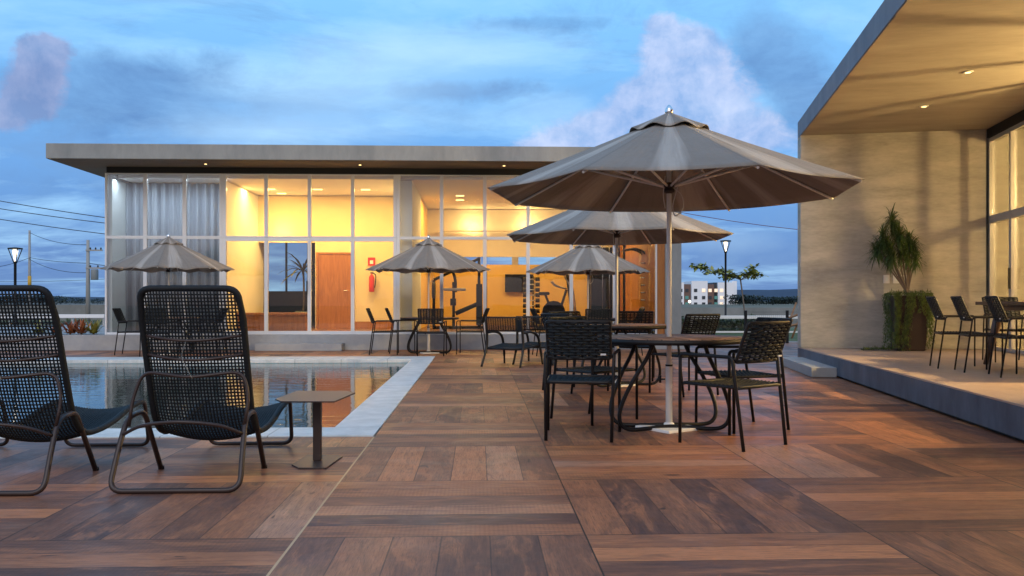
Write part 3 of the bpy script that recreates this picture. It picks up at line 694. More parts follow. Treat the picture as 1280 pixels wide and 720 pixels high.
for k in range(14):
    for lo in (0, 1):
        y1, y0 = ys_[k], ys_[k+1]
        if lo and k % 2 == 1 and False: continue
        f = MB(); z0, z1 = (.288, ZM0+.05) if lo else (ZM0+.052, ZH)
        b_ = .06 if not lo else .05; fwid = .028 if not lo else .045; e = .0015
        f.box(WX-.04, WX+.04, y0+e, y0+fwid, z0, z1); f.box(WX-.04, WX+.04, y1-fwid, y1-e, z0, z1)
        f.box(WX-.035, WX+.035, y0+fwid+e, y1-fwid-e, z0, z0+b_); f.box(WX-.035, WX+.035, y0+fwid+e, y1-fwid-e, z1-b_, z1)
        wo = f.build('window', 'alu_dark', rb)
        MB().box(WX-.004, WX+.004, y0+fwid+.002, y1-fwid-.002, z0+b_+.002, z1-b_-.002).build('pane', 'clear_glass', wo)
        if lo and k == 1: MB().box(WX-.075, WX-.042, y1-.04, y1-.02, 1.2, 1.5).build('handle', 'black_metal', wo)
for (lx, ly) in ((1.35, -2.6), (1.35, -4.6), (1.35, -6.6), (.95, -.9), (2.2, -.9)):
    pass
for px, py in ((1155, 132), (1210, 89)):
    d = (ZS-H)*1090/(376-py); u = (px-640)/1090; wp = Vector((d*(S_+u*C_), d*(C_-u*S_), 0))-Vector((5.13, 13.70, 0))
    lx = wp.x*math.cos(AN)+wp.y*math.sin(AN); ly = -wp.x*math.sin(AN)+wp.y*math.cos(AN)
    q = MB().lathe([(.055, ZS-.016), (.06, ZS-.0065)], 16, (lx, ly)).build('soffit_downlight', 'alu_dark', rb)
    MB().lathe([(.032, ZS-.0185), (.034, ZS-.0165)], 14, (lx, ly)).build('lens', 'lamp_warm', q)
l = point('pendant_lamp_light', (0, 0, 0), 2000, (1, .67, .27), .13); l.parent = rb; l.location = (4.48, -4.7, 2.86)
t = thing('pendant_lamp', 'warm globe pendant lamp inside the right pavilion', 'lamp', tuple(rb.location), AN)
MB().tube([(4.48, -4.7, 3.02), (4.48, -4.7, ZS-.01)], .006).build('cord', 'black_metal', t)
MB().lathe([(.03, 2.98), (.07, 2.99), (.05, 3.03), (.01, 3.05)], 16, (4.48, -4.7)).build('shade', 'black_metal', t)
# plates on the plaster wall
def wall_pt(px, py):
    u = (px-640)/1090; s_ = (u*13.89-4.6)/(.9837+.18*u); d = 13.89-.18*s_
    return s_, H+(376-py)/1090*d
for k, (px, py, lab) in enumerate(((1108, 349, 'white wall plate left of the potted plant stem'), (1120, 349, 'white wall plate hidden behind the potted plant stem'), (1130, 349, 'white wall plate right of the potted plant stem'), (1161, 408, 'white wall plate low down beside the first terrace chair'))):
    s_, z = wall_pt(px, py)
    t = thing('wall_plate', lab, 'wall plate', tuple(rb.matrix_basis @ Vector((s_, 0, 0))), AN, 'wall plates on the plaster wall')
    t.location = Vector((5.13, 13.70, 0))+Matrix.Rotation(AN, 3, 'Z') @ Vector((s_, -.008, z))
    MB().box(-.045, .045, -.006, .006, -.065, .065).build('plate', 'plug_white', t, bevel=.003)
    MB().box(-.018, .018, -.010, -.0065, -.03, .03).build('rocker', 'wall_pale', t)

# planter with trailing plant
s_, _ = wall_pt(1126, 433); pl = Vector((5.13, 13.70, 0))+Matrix.Rotation(AN, 3, 'Z') @ Vector((s_, -.42, .28))
t = thing('potted_plant', 'tall dark planter with a spiky bushy plant and trailing green strands by the plaster wall', 'plant', tuple(pl), AN)
t.scale = (.84, .84, 1)
MB().prism([(-.24, -.2), (.24, -.2), (.24, .2), (-.24, .2)], 0, .05)
pm = MB(); vs = []; hh = .83
for z, q in ((0, .235), (hh, .30)): vs += [(-q, -q, z), (q, -q, z), (q, q, z), (-q, q, z)]
pm._add(vs, [(3, 2, 1, 0), (4, 5, 6, 7), (0, 1, 5, 4), (1, 2, 6, 5), (2, 3, 7, 6), (3, 0, 4, 7)], False)
pm.build('planter', 'brown_metal', t, bevel=.02)
ms = MB(); random.seed(3)
def strand(x, y, ox, oy, L, dr=0):
    pts = []; z = hh+.02; n_ = 14; px_, py_ = x, y
    for i in range(n_+1):
        f = i/n_
        if f < .12: pts.append(Vector((x+ox*f/.12*.05, y+oy*f/.12*.05, z+.02)))
        else:
            zz = max(.015, z-(f-.12)/.88*L); k = z-zz
            pts.append(Vector((x+dr*(f-.12)+.015*math.sin(f*7+x*30)+ox*.05*(1-f*.4)+random.uniform(-.010, .010), y+oy*.05-0*k+random.uniform(-.008, .008), zz)))
    for i in range(len(pts)-1):
        for r_ in range(7):
            p = pts[i].lerp(pts[i+1], random.random())+Vector((random.uniform(-.03, .03), random.uniform(-.02, .02), 0))
            ms.leaf(p, (random.uniform(-1, 1)+ox*.5, random.uniform(-1, .4)+oy*.5, random.uniform(-1.4, -.1)), random.uniform(.03, .06), .012, .3, 2)
for i in range(12): strand(random.uniform(-.30, -.22), -.30, 0, -1, random.uniform(.70, .85), random.uniform(-.05, .02))
for i in range(11): strand(random.uniform(-.08, .02), -.30, 0, -1, random.uniform(.55, .85), random.uniform(-.20, -.12))
for i in range(3): strand(random.uniform(.1, .2), -.30, 0, -1, random.uniform(.1, .35), 0)
for i in range(8): strand(random.uniform(.26, .31), -.30, 0, -1, random.uniform(.45, .85), random.uniform(-.05, .05))
for i in range(12): strand(-.30, random.uniform(-.3, .2), -1, 0, random.uniform(.6, .85), random.uniform(-.06, .06))
for i in range(12): strand(.30, random.uniform(-.3, .2), 1, 0, random.uniform(.5, .85), random.uniform(-.10, .0))
for i in range(500): ms.leaf((random.uniform(-.32, .32), random.uniform(-.32, .3), hh+random.uniform(.0, .05)), (random.uniform(-1, 1), random.uniform(-1, 1), random.uniform(-.2, .8)), .07, .014, .4, 2)
for i in range(500):
    a_ = random.random(); ms.leaf((-.3-.55*a_, -.25+random.uniform(-.1, .08), .012+random.uniform(0, .035)*(1-a_)), (random.uniform(-1, 1), random.uniform(-.5, .5), random.uniform(0, .4)), .07, .014, .3, 2)
ms.build('trailing_strands', 'moss', t)
crown = MB(); stems = MB()
heads = [(-.02, 0, 1.76), (-.24, .02, 1.72), (.10, 0, 1.68), (-.2, -.03, 1.62), (-.15, 0, 1.98), (-.12, .02, 1.84), (-.02, 0, 1.72), (.12, 0, 1.60), (-.28, .0, 1.56), (-.16, -.05, 1.5), (.0, -.05, 1.5), (.16, .03, 1.44), (-.32, .05, 1.38), (-.15, -.1, 1.3), (.05, -.08, 1.3), (.18, -.05, 1.26)]
heads = [((x*1.3 if z < 1.8 else x)-.12, y, z+(.12 if z < 1.45 else 0)) for x, y, z in heads]
for hx, hy, hz in heads:
    stems.tube(smooth([(0, 0, hh), (hx*.25, hy*.3, hh+.2), (hx, hy, hz)]), [.018]*5+[.012]*6 if False else .012, 6)
    for i in range(110):
        an = random.uniform(0, 2*PI); el = random.uniform(-.9, 1.3)
        crown.leaf((hx, hy, hz+random.uniform(-.08, .05)), (math.cos(an)*math.cos(el), math.sin(an)*math.cos(el), math.sin(el)), random.uniform(.18, .31), .018, .55, 4)
crown.build('crown', 'leaf', t); stems.build('stem', 'bark', t)

# ------------------------------------------------------------------ loungers
def sling_profile():
    return smooth([(0, .16, 1.10), (0, .235, .86), (0, .32, .60), (0, .41, .37), (0, .53, .265), (0, .72, .245), (0, .95, .27), (0, 1.2, .325), (0, 1.40, .345)], 6)
def make_lounger():
    t = thing('sun_lounger', 'lounger', 'sun lounger', (0, 0, 0), 0, 'rope sun loungers facing the pool')
    W = .280
    prof = sling_profile()
    # seat-and-back loop frame
    side = [Vector((W*1.0, p.y, p.z)) for p in prof]
    top = fillet([(-.272, .235, .86), (-.268, .14, 1.115), (.268, .14, 1.115), (.272, .235, .86)], .07, 6)
    mb = MB(); mb.tube([Vector((-W, p.y, p.z)) for p in reversed(prof[4:])]+top[1:-1]+[Vector((W, p.y, p.z)) for p in prof[4:]], .019, 8)
    mb.build('sling_frame', 'cord_dark', t)
    fl = fillet([(-W, 1.30, .345), (-W, 1.45, .345), (-W-.025, 1.54, .016), (W-.005, 1.54, .016), (W, 1.45, .345), (W, 1.30, .345)], .07, 6)
    MB().tube(fl, .014).build('front_leg_frame', 'brown_metal', t)
    for s in (-1, 1):
        MB().lathe([(.018, -.0), (.018, .02)], 10, (s*.312-.03, .69)).build('foot_cap', 'rubber', t)
    q = [(.345, 0, .014), (.335, .10, .22), (.325, .20, .385), (.315, .42, .40), (.312, .69, 0)]
    MB().tube(fillet([(-x-.03, y, z) for x, y, z in reversed(q)]+[(x-.03, y, z) for x, y, z in q], .075, 6), .0155).build('rear_leg_frame', 'brown_metal', t)
    # upper support hoop behind the back
    hp = fillet([(-.335, .17, .34), (-.325, .20, .50), (-.275, .22, .645), (0, .15, .615), (.275, .22, .645), (.315, .20, .50), (.295, .17, .34)], .07, 6)
    MB().tube(hp, .010).build('support_hoop', 'brown_metal', t)
    MB().tube(smooth([(-.355, .14, .30), (-.22, .06, .36), (-.02, .02, .385), (.18, .06, .36), (.295, .14, .30)]), .010).build('cross_bar', 'brown_metal', t)
    for z, yy in ((.83, .24), (.72, .27)):
        MB().tube(smooth([(-.272, yy, z+.02), (-.14, yy-.05, z), (0, yy-.065, z-.01), (.14, yy-.05, z), (.272, yy, z+.02)]), .009).build('back_bar', 'brown_metal', t)
    MB().tube(smooth([(-.02, .17, .83), (-.045, .165, .74), (-.02, .15, .68), (.02, .14, .61)]), .0018, 5).build('drawstring', 'slate', t)
    # woven sling: two crossing sets of cords
    cd = MB(); n = 31
    def P(i, tt): # tt -1..1
        p = prof[i]; wid = W if p.z < .9 else .270
        sag = .03*(1-tt*tt) if p.y < .5 else .045*(1-tt*tt)
        nrm = Vector((0, 0, -1)) if p.y > .5 else Vector((0, .35, -.1))
        k = (i/(len(prof)-1)); f = min(1, max(0, (k-.3)/.2)); 
        sg = Vector((0, -.045*(1-f), -.055*f))*(1-tt*tt)
        return Vector((tt*wid, p.y, p.z))+sg
    for j in range(n):
        tt = -1+2*(j+.5)/n
        cd.tube([P(i, tt) for i in range(0, len(prof))], .0048, 5)
    # resample profile for the rows
    L = [0]
    for i in range(1, len(prof)): L.append(L[-1]+(prof[i]-prof[i-1]).length)
    rows = int(L[-1]/.0205)
    for r_ in range(1, rows):
        s0 = r_*L[-1]/rows; i = max(k for k in range(len(L)) if L[k] <= s0); i = min(i, len(L)-2); f = (s0-L[i])/(L[i+1]-L[i])
        cd.tube([P(i, -1+q*.25)*(1-f)+P(i+1, -1+q*.25)*f+Vector((0, .003, 0)) for q in range(9)], .0048, 5)
    cd.build('woven_sling', 'cord', t)
    return t
lg = make_lounger(); lg.scale = (.955, 1, 1)
place(lg, used, (-1.595, 4.73, 0), R(.3), 'black rope sun lounger beside the small side table, rightmost of the row', scale=(1, 1, .985))
place(lg, used, (-2.61, 4.70, 0), R(-.6), 'black rope sun lounger with its back cut by the left edge of the photo', scale=(1, 1, .985))
place(lg, used, (-3.53, 4.73, 0), R(2), 'black sun lounger showing only its front frame at the left edge', scale=(1, 1, .985))

# side table
def gpz(px, py, z): v = GP(px, py, z); return (v.x, v.y)
t = thing('side_table', 'small brown metal side table with hexagonal top beside the lounger', 'side table', (-1.03, 5.63, 0))
tp = [gpz(*q, .415) for q in ((344, 498.8), (351, 501.9), (418, 501.9), (444, 491), (433, 488.8), (371, 488.8))]
tp = [(x+1.03, y-5.63) for x, y in tp]
MB().prism(tp, .408, .417).build('table_top', 'brown_metal', t, bevel=.0015)
bp = [gpz(*q, .01) for q in ((364.6, 580.4), (373, 584.6), (407.5, 584.6), (428, 570.2), (422, 568.6), (384.6, 568))]
bp = [(x+1.03, y-5.63) for x, y in bp]
MB().prism(bp, .0, .010).build('base', 'brown_metal', t, bevel=.0015)
MB().box(-.025, .025, -.025, .025, .0105, .4075).build('post', 'brown_metal', t, bevel=.003)

# ------------------------------------------------------------------ dining armchair
def woven_panel(cols, rows, cu, r, P, amp=.005, flat=None, vert=True):
    """cords woven over ribs; P(s, v) -> point with s in -1..1 across and v in 0..1 up, plus normal"""
    mb = MB()
    for j in range(rows):
        v = (j+.5)/rows; pts = []
        n = cols*4
        for i in range(n+1):
            s = -1+2*i/n; p, nr = P(s, v); ph = PI*(i/4)+PI*(j % 2)
            pts.append(p+nr*amp*math.cos(ph))
        mb.tube(pts, r, 5, flat=flat)
    if vert:
        for i in range(cols+1):
            s = -1+2*i/cols
            mb.tube([P(s, v/6)[0] for v in range(7)], cu, 4)
    return mb
def make_chair(name='dining_armchair', slim=False):
    t = thing(name, 'chair', 'chair', (0, 0, 0), 0)
    rt = .0125 if not slim else .010
    for s in (-1, 1):
        p = fillet([(s*.24, -.28, 0), (s*.255, -.195, .64), (s*.28, .25, .645), (s*.283, .25, .0)], .035, 5)
        MB().tube(p, rt).build('side_frame', 'black_metal', t)
    fm = MB(); fm.tube(fillet([(-.235, -.225, .43), (.235, -.225, .43), (.265, .24, .435), (-.265, .24, .435)], .03, 4, True), .011, 8, True)
    fm.tube([(-.25, -.225, .425), (.25, -.225, .425)], .010); fm.tube([(-.275, .235, .43), (.275, .235, .43)], .010)
    fm.build('seat_frame', 'black_metal', t)
    def PS(s, v):
        y = -.22+.45*v; wv = .235+.03*v
        return Vector((s*wv, y, .44-.018*(1-s*s))), Vector((0, 0, 1))
    woven_panel(12, 26, .006, .0095, PS, .003, .6, False).build('seat', 'cord', t)
    lean = .13
    def PB(s, v):
        z = .605+.275*v
        return Vector((s*(.228+.004*v), -.205-lean*v*.85-.035*(1-s*s), z)), Vector((0, -1, 0))
    bk = MB()
    loop = [PB(s, 0)[0] for s in (-1, -.66, -.33, 0, .33, .66, 1)]+[PB(s, 1)[0] for s in (1, .66, .33, 0, -.33, -.66, -1)]
    bk.tube(fillet(loop, .015, 3, True), .012 if not slim else .009, 8, True)
    bk.tube([(-.25, -.197, .62), PB(-1, .1)[0]], .010); bk.tube([(.25, -.197, .62), PB(1, .1)[0]], .010)
    bk.build('back_frame', 'black_metal', t)
    woven_panel(9, 13, .010, .0125, PB, .006, .78).build('backrest', 'cord', t)
    MB().box(.16, .20, -.275, -.27, .632, .645).build('care_tag', 'tag', t)
    return t
def rz(d): return math.atan2(-d[0], d[1])          # turn local +Y onto d
ch = make_chair()
T1 = (1.53, 6.95)
ctr = [((.785, 6.63), (.19, .98), 'black woven armchair seen squarely from behind at the near-left of the nearest table'),
       ((1.84, 6.25), (-.58, .81), 'black woven armchair at the near right of the nearest table, turned towards it'),
       ((2.14, 7.03), (-.96, -.28), 'black woven armchair on the right of the nearest table, behind the turned armchair'),
       ((1.0, 7.55), (.63, -.77), 'black woven armchair on the far left of the nearest table, facing the camera')]
for c, d, lab in ctr: place(ch, used, (c[0], c[1], 0), rz(d), lab, 'woven armchairs round the nearest table')
def at(px, d, dy=0): u = (px-640)/1090; return (d*(S_+u*C_), d*(C_-u*S_))
T2 = at(776, 10.6)
for c, d, lab in (((T2[0]+.55, T2[1]-.95), (-.45, .9), 'black woven armchair to the near right of the second table, seen behind the nearest pole'),
                  ((T2[0]-.62, T2[1]-.55), (.8, .6), 'black woven armchair to the near left of the second table'),
                  ((T2[0]+.30, T2[1]+.85), (-.3, -.95), 'black woven armchair at the far side of the second table, right of its pole'),
                  ((T2[0]-.45, T2[1]+.80), (.4, -.9), 'black woven armchair at the far side of the second table, left of its pole')):
    place(ch, used, (c[0], c[1], 0), rz(d), lab, 'woven armchairs round the second table')
T3_ = at(537, 17.15)
slim = make_chair('side_armchair', True)
def atp(px, py): v = GP(px, py); return (v.x, v.y)
for px, d, dr_, lab in ((481, 16.85, (1, .05), 'slim black chair leftmost at the central far table'), (504, 17.3, (1, .15), 'slim black chair second from the left at the central far table'),
                        (539, 16.45, (-.02, 1), 'slim black chair seen from behind at the central far table, in front of its pole'), (589, 17.0, (-1, .1), 'slim black chair right of the central far table')):
    p = at(px, d); place(slim, used, (p[0], p[1], 0), rz(dr_), lab, 'slim chairs round the central far table')
T4 = at(213, 16.9)
for dx_, dy_, dr_, lab in ((-.66, -.1, (1, .1), 'slim black chair left of the table under the leftmost parasol'), (.0, -.62, (0, 1), 'slim black chair seen from behind under the leftmost parasol'),
                           (.72, .0, (-1, 0), 'slim black chair right of the table under the leftmost parasol')):
    place(slim, used, (T4[0]+dx_, T4[1]+dy_, 0), rz(dr_), lab, 'slim chairs under the leftmost parasol')
T5 = at(733, 16.6)
for dx_, dy_, dr_, lab in ((-.72, -.1, (1, .1), 'slim black chair left of the far right table, hardly visible behind other chairs'), (.1, -.68, (0, 1), 'slim black chair in front of the far right table under the striped-looking parasol'), (.75, .0, (-1, 0), 'slim black chair right of the far right table')):
    place(slim, used, (T5[0]+dx_, T5[1]+dy_, 0), rz(dr_), lab, 'slim chairs round the far right table')
# terrace dining set
UD = -ed; ud = (UD.x, UD.y); rd = (UD.y, -UD.x)
for px, py, lab in ((1164, 459.5, 'slim black chair on the terrace nearest the planter'), (1196, 464.5, 'slim black chair on the terrace, second from the planter'), (1240, 470.5, 'slim black chair on the terrace nearest the camera')):
    v = GP(px, py, .28); place(slim, used, (v.x+.30, v.y-.02, .28), rz((.955, -.295)), lab, 'slim chairs at the terrace table', scale=.9)
tb = Vector((6.25, 9.0))
v = (tb.x+.12+.2, tb.y+1.55); place(slim, used, (v[0], v[1], .28), rz((-ud[0], -ud[1])), 'slim black chair at the far head of the terrace table', 'slim chairs at the terrace table', scale=.9)
place(slim, used, (tb.x+.85, tb.y+.3, .28), rz((-rd[0], -rd[1])), 'slim black chair on the window side of the terrace table', 'slim chairs at the terrace table', scale=.9)
t = thing('dining_table', 'dark wooden dining table with slanted legs on the right terrace', 'table', (tb.x, tb.y, .28), rz(ud))
MB().box(-.5, .5, -1.15, 1.15, .70, .74).build('table_top', 'wood_dark', t, bevel=.006)
MB().box(-.42, .42, -1.0, 1.0, .64, .699).build('apron', 'wood_dark', t, bevel=.004)
for sx in (-1, 1):
    for sy in (-1, 1):
        MB().tube([(sx*.36, sy*.80, .639), (sx*.44, sy*1.0, 0)], [.06, .03], 4).build('leg', 'wood_dark', t)

# round tables
def make_table():
    t = thing('round_table', 'table', 'table', (0, 0, 0), 0, 'round slatted tables under the parasols')
    MB().lathe([(.03, .722), (.585, .722), (.59, .742), (.03, .742)], 48).build('table_top', 'tabletop', t)
    MB().lathe([(.592, .700), (.604, .700), (.604, .738), (.592, .738), (.592, .700)], 48).build('rim', 'black_metal', t)
    MB().lathe([(.40, .704), (.42, .704), (.42, .7215), (.40, .7215), (.40, .704)], 32).build('support_ring', 'black_metal', t)
    for s in (-1, 1):
        L_ = [(.20, .30, .70), (.25, .28, .58), (.35, .24, .40), (.425, .20, .22), (.435, .17, .10), (.39, .15, .035), (.30, .13, .018), (.15, .085, .024)]
        p = smooth([(-x, s*y, z) for x, y, z in L_]+[(0, s*.06, .030)]+[(x, s*y, z) for x, y, z in reversed(L_)], 5)
        MB().tube(p, .0165).build('leg_frame', 'black_metal', t)
    MB().tube([(-.20, -.3, .69), (-.20, .3, .69)], .012).tube([(.20, -.3, .69), (.20, .3, .69)], .012).build('cross_bar', 'black_metal', t)
    return t
tbp = make_table()
place(tbp, used, (T1[0], T1[1], 0), R(2), 'round wooden-topped table nearest the camera under the largest parasol')
place(tbp, used, (T2[0], T2[1], 0), R(20), 'round wooden-topped table just behind the nearest one')
place(tbp, used, (T3_[0], T3_[1], 0), R(0), 'round dark table under the central far parasol, by the pool corner', scale=.95)
place(tbp, used, (T4[0], T4[1], 0), R(10), 'round dark table under the leftmost parasol, seen through the lounger weave', scale=.95)
place(tbp, used, (T5[0], T5[1], 0), R(30), 'round dark table under the far right parasol', scale=.95)

# ------------------------------------------------------------------ parasols
def make_parasol(name, RR, zr, zt, hub_z, sag, ripple, label='p'):
    t = thing(name, label, 'parasol', (0, 0, 0), 0, 'taupe parasols on the deck')
    V = [PI/8+k*PI/4 for k in range(8)]
    def rib(k, f):           # f 0 top .. 1 rim
        r_ = .05+(RR-.05)*f; z = zt-(zt-zr)*(f**.93)
        return Vector((r_*math.cos(V[k % 8]), r_*math.sin(V[k % 8]), z))
    mb = MB(); NS, NR = 12, 14; vs = []
    for i in range(NR+1):
        f = i/NR
        for k in range(8):
            for j in range(NS):
                s = j/NS; a_ = rib(k, f); b_ = rib(k+1, f); p = a_.lerp(b_, s); bulge = math.sin(PI*s)
                p = p*1.0
                inward = 1-sag*1.0*bulge*f**6
                p = Vector((p.x*inward, p.y*inward, p.z-sag*.45*bulge*f*RR*(1-.0)+ripple*math.sin(s*2*PI*2+k*1.7)*f**3*bulge))
                vs.append(p)
    n = 8*NS; fs = []
    for i in range(NR):
        for j in range(n): fs.append((i*n+j, i*n+(j+1) % n, (i+1)*n+(j+1) % n, (i+1)*n+j))
    mb._add(vs, fs, True)
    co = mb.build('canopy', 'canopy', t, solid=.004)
    # vent cap with scalloped edge
    mb = MB(); vs = []; n = 64
    for i in range(7):
        f = i/6; r_ = .03+(.31*RR/1.45-.03)*f
        for j in range(n):
            an = 2*PI*j/n+PI/8; sc = abs(math.sin(an*4-PI/2*0-PI/2)); 
            z = zt+.045-(zt-zr)/RR*r_*1.12-.0*f + (.018*math.cos(8*(an-PI/8)) - .010)*f**3
            vs.append((r_*math.cos(an), r_*math.sin(an), z))
    fs = [(i*n+j, i*n+(j+1) % n, (i+1)*n+(j+1) % n, (i+1)*n+j) for i in range(6) for j in range(n)]
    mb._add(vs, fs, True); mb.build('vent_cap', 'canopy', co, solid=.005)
    MB().lathe([(.018, zt+.02), (.032, zt+.03), (.034, zt+.05), (.028, zt+.075), (.012, zt+.098), (.002, zt+.105)], 16).build('finial', 'chrome', t)
    sc = RR/1.45
    MB().lathe([(.019*sc, .5), (.019*sc, zt+.02)], 16).build('pole', 'white_metal', t)
    lo = MB().lathe([(.027, .03), (.027, .515), (.0275, .53), (.020, .531)], 16).build('base_tube', 'white_metal', t)
    MB().lathe([(.029, .505), (.029, .52)], 16).build('collar', 'black_metal', lo)
    MB().tube([(-.03, 0, .40), (-.07, 0, .40)], .006).tube([(-.07, 0, .37), (-.07, 0, .43)], .010).build('clamp_knob', 'black_metal', t)
    MB().prism([(.27, 0), (0, .27), (-.27, 0), (0, -.27)], .0, .022).build('base_plate', 'white_metal', t, bevel=.004)
    MB().lathe([(.045, .0225), (.04, .05), (.028, .055)], 16).build('socket', 'white_metal', t)
    hb = MB().lathe([(.022, hub_z-.04), (.046, hub_z-.03), (.046, hub_z-.005), (.036, hub_z), (.036, hub_z+.012), (.05, hub_z+.015), (.05, hub_z+.04), (.022, hub_z+.05)], 16).build('hub', 'brown_metal', t)
    MB().lathe([(.021, zt-.09), (.055, zt-.08), (.055, zt-.035), (.021, zt-.03)], 16).build('crown_hub', 'brown_metal', t)
    for k in range(8):
        a_ = rib(k, .06); b_ = rib(k, .985)
        pts = [rib(k, f)-Vector((0, 0, .020)) for f in (.04, .2, .4, .6, .8, .985)]
        rb_ = MB().tube(pts, .0105, 6).build('rib', 'white_metal', t)
        q = rib(k, .50)-Vector((0, 0, .03)); d = Vector((q.x, q.y, 0)).normalized()
        MB().tube([d*.045+Vector((0, 0, hub_z+.02)), q], .010, 6).build('strut', 'white_metal', rb_)
    MB().tube(smooth([(.04, -.02, hub_z), (.10, -.03, hub_z-.06), (.11, -.03, hub_z-.16), (.05, -.02, hub_z-.22), (.03, -.02, hub_z-.14), (.06, -.02, hub_z-.02), (.09, -.03, hub_z+.1)]), .0045, 5).build('cord', 'tag', t)
    MB().tube(smooth([(-.03, -.02, hub_z+.1), (-.045, -.025, hub_z-.05), (-.03, -.02, hub_z-.16)]), .004, 5).build('cord', 'tag', t)
    return t
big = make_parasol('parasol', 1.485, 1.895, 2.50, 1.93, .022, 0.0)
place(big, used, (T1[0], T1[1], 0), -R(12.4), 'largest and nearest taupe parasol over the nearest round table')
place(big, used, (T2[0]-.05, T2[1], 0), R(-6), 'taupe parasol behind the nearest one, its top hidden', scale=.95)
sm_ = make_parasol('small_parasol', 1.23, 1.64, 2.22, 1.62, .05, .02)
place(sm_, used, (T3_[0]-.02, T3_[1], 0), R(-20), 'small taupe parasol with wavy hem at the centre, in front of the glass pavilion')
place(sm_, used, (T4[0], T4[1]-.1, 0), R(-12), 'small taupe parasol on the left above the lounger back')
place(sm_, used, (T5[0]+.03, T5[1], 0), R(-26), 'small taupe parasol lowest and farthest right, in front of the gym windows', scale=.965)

# ------------------------------------------------------------------ low lounge armchairs
def make_lounge():
    t = thing('lounge_armchair', 'x', 'armchair', (0, 0, 0), 0, 'low lounge armchairs beyond the tables')
    for s in (-1, 1):
        MB().tube(smooth([(s*.33, -.46, 0), (s*.32, -.34, .22), (s*.31, -.30, .40), (s*.30, -.36, .78)], 5), [.018]*5+[.022]*10+[.018], 8).build('rear_leg', 'black_metal', t)
        MB().tube(smooth([(s*.34, .42, 0), (s*.325, .36, .26), (s*.32, .26, .46), (s*.315, .0, .535), (s*.31, -.31, .53)], 5), [.016]*3+[.022]*17+[.018], 8).build('arm_and_front_leg', 'black_metal', t)
    MB().tube([(-.31, .33, .32), (.31, .33, .32)], .018).tube([(-.31, -.31, .28), (.31, -.31, .28)], .018).tube([(-.31, .33, .32), (-.31, -.31, .28)], .018).tube([(.31, .33, .32), (.31, -.31, .28)], .018).build('seat_frame', 'black_metal', t)
    woven_panel(12, 30, .006, .012, lambda s, v: (Vector((s*.30, -.30+.62*v, .295+.04*v-.02*(1-s*s))), Vector((0, 0, 1))), .003, .7, False).build('seat', 'cord', t)
    MB().tube([(-.30, -.36, .77), (.30, -.36, .77)], .014).tube([(-.30, -.325, .56), (.30, -.325, .56)], .012).build('back_frame', 'black_metal', t)
    woven_panel(14, 16, .007, .005, lambda s, v: (Vector((s*.295, -.325-.035*v-.03*(1-s*s), .565+.20*v)), Vector((0, -1, 0))), .005).build('backrest', 'cord', t)
    return t
lc = make_lounge()
for px, d, dr_, lab in ((641, 13.9, (.45, .9), 'low wide lounge armchair, leftmost beyond the tables'), (676, 14.4, (.35, .93), 'low wide lounge armchair just right of the leftmost one, behind the dining chair')):
    p = at(px, d); place(lc, used, (p[0], p[1], 0), rz(dr_), lab)

# ------------------------------------------------------------------ lamps, fences, plants around
def make_lamp(h):
    t = thing('street_lamp', 'lamp', 'street lamp', (0, 0, 0), 0, 'garden lamp posts')
    MB().lathe([(.10, 0), (.10, .02), (.035, .03), (.035, h-.42), (.05, h-.40), (.05, h-.36)], 14).build('post', 'black_metal', t)
    hd = MB()
    for k in range(4):
        an = PI/4+k*PI/2; hd.tube([(.045*math.cos(an), .045*math.sin(an), h-.37), (.17*math.cos(an), .17*math.sin(an), h-.03)], .012, 6)
    hd.lathe([(.185, h-.03), (.185, h), (.03, h+.02)], 16)
    hd.build('head', 'black_metal', t)
    MB().lathe([(.02, h-.36), (.07, h-.08), (.06, h-.05)], 14).build('lens', 'lamp_white', t)
    return t
x, z = XZ(19, 310, 24.0); l1 = make_lamp(z); place(l1, used, (x, 24.0, 0), 0, 'black lamp post with glowing cone head at the far left')
x, z = XZ(907, 300, 29.0); l2 = make_lamp(z); place(l2, used, (x, 29.0, -.02), 0, 'black lamp post with V-shaped head rising behind the second parasol')
l2.name = 'street_lamp.001'

def rail_fence(x0, x1, y, ztop, label, nposts):
    t = thing('railing', label, 'railing', (0, 0, 0))
    MB().box(x0, x1, y-.03, y+.03, ztop-.10, ztop).build('top_rail', 'white_metal', t, bevel=.01)
    MB().box(x0, x1, y-.02, y+.02, .05, .10).build('bottom_rail', 'white_metal', t)
    MB().box(x0, x1, y-.004, y+.004, .10, ztop-.10).build('glass_panel', 'glass', t)
    for k in range(nposts):
        x = x0+.05+(x1-x0-.1)*k/(nposts-1); MB().box(x-.025, x+.025, y+.031, y+.08, -.02, ztop-.01).build('post', 'white_metal', t)
    return t
rail_fence(X_(-30, 24.5), X_(131, 24.5)-.6+.6, 24.5, XZ(100, 393, 24.5)[1], 'white topped low glass railing left of the glass pavilion', 5)
rail_fence(X_(851, 26.5)+.3, X_(1010, 26.5)+2, 26.5, XZ(920, 394.5, 26.5)[1], 'white topped low glass railing between the two pavilions', 2)
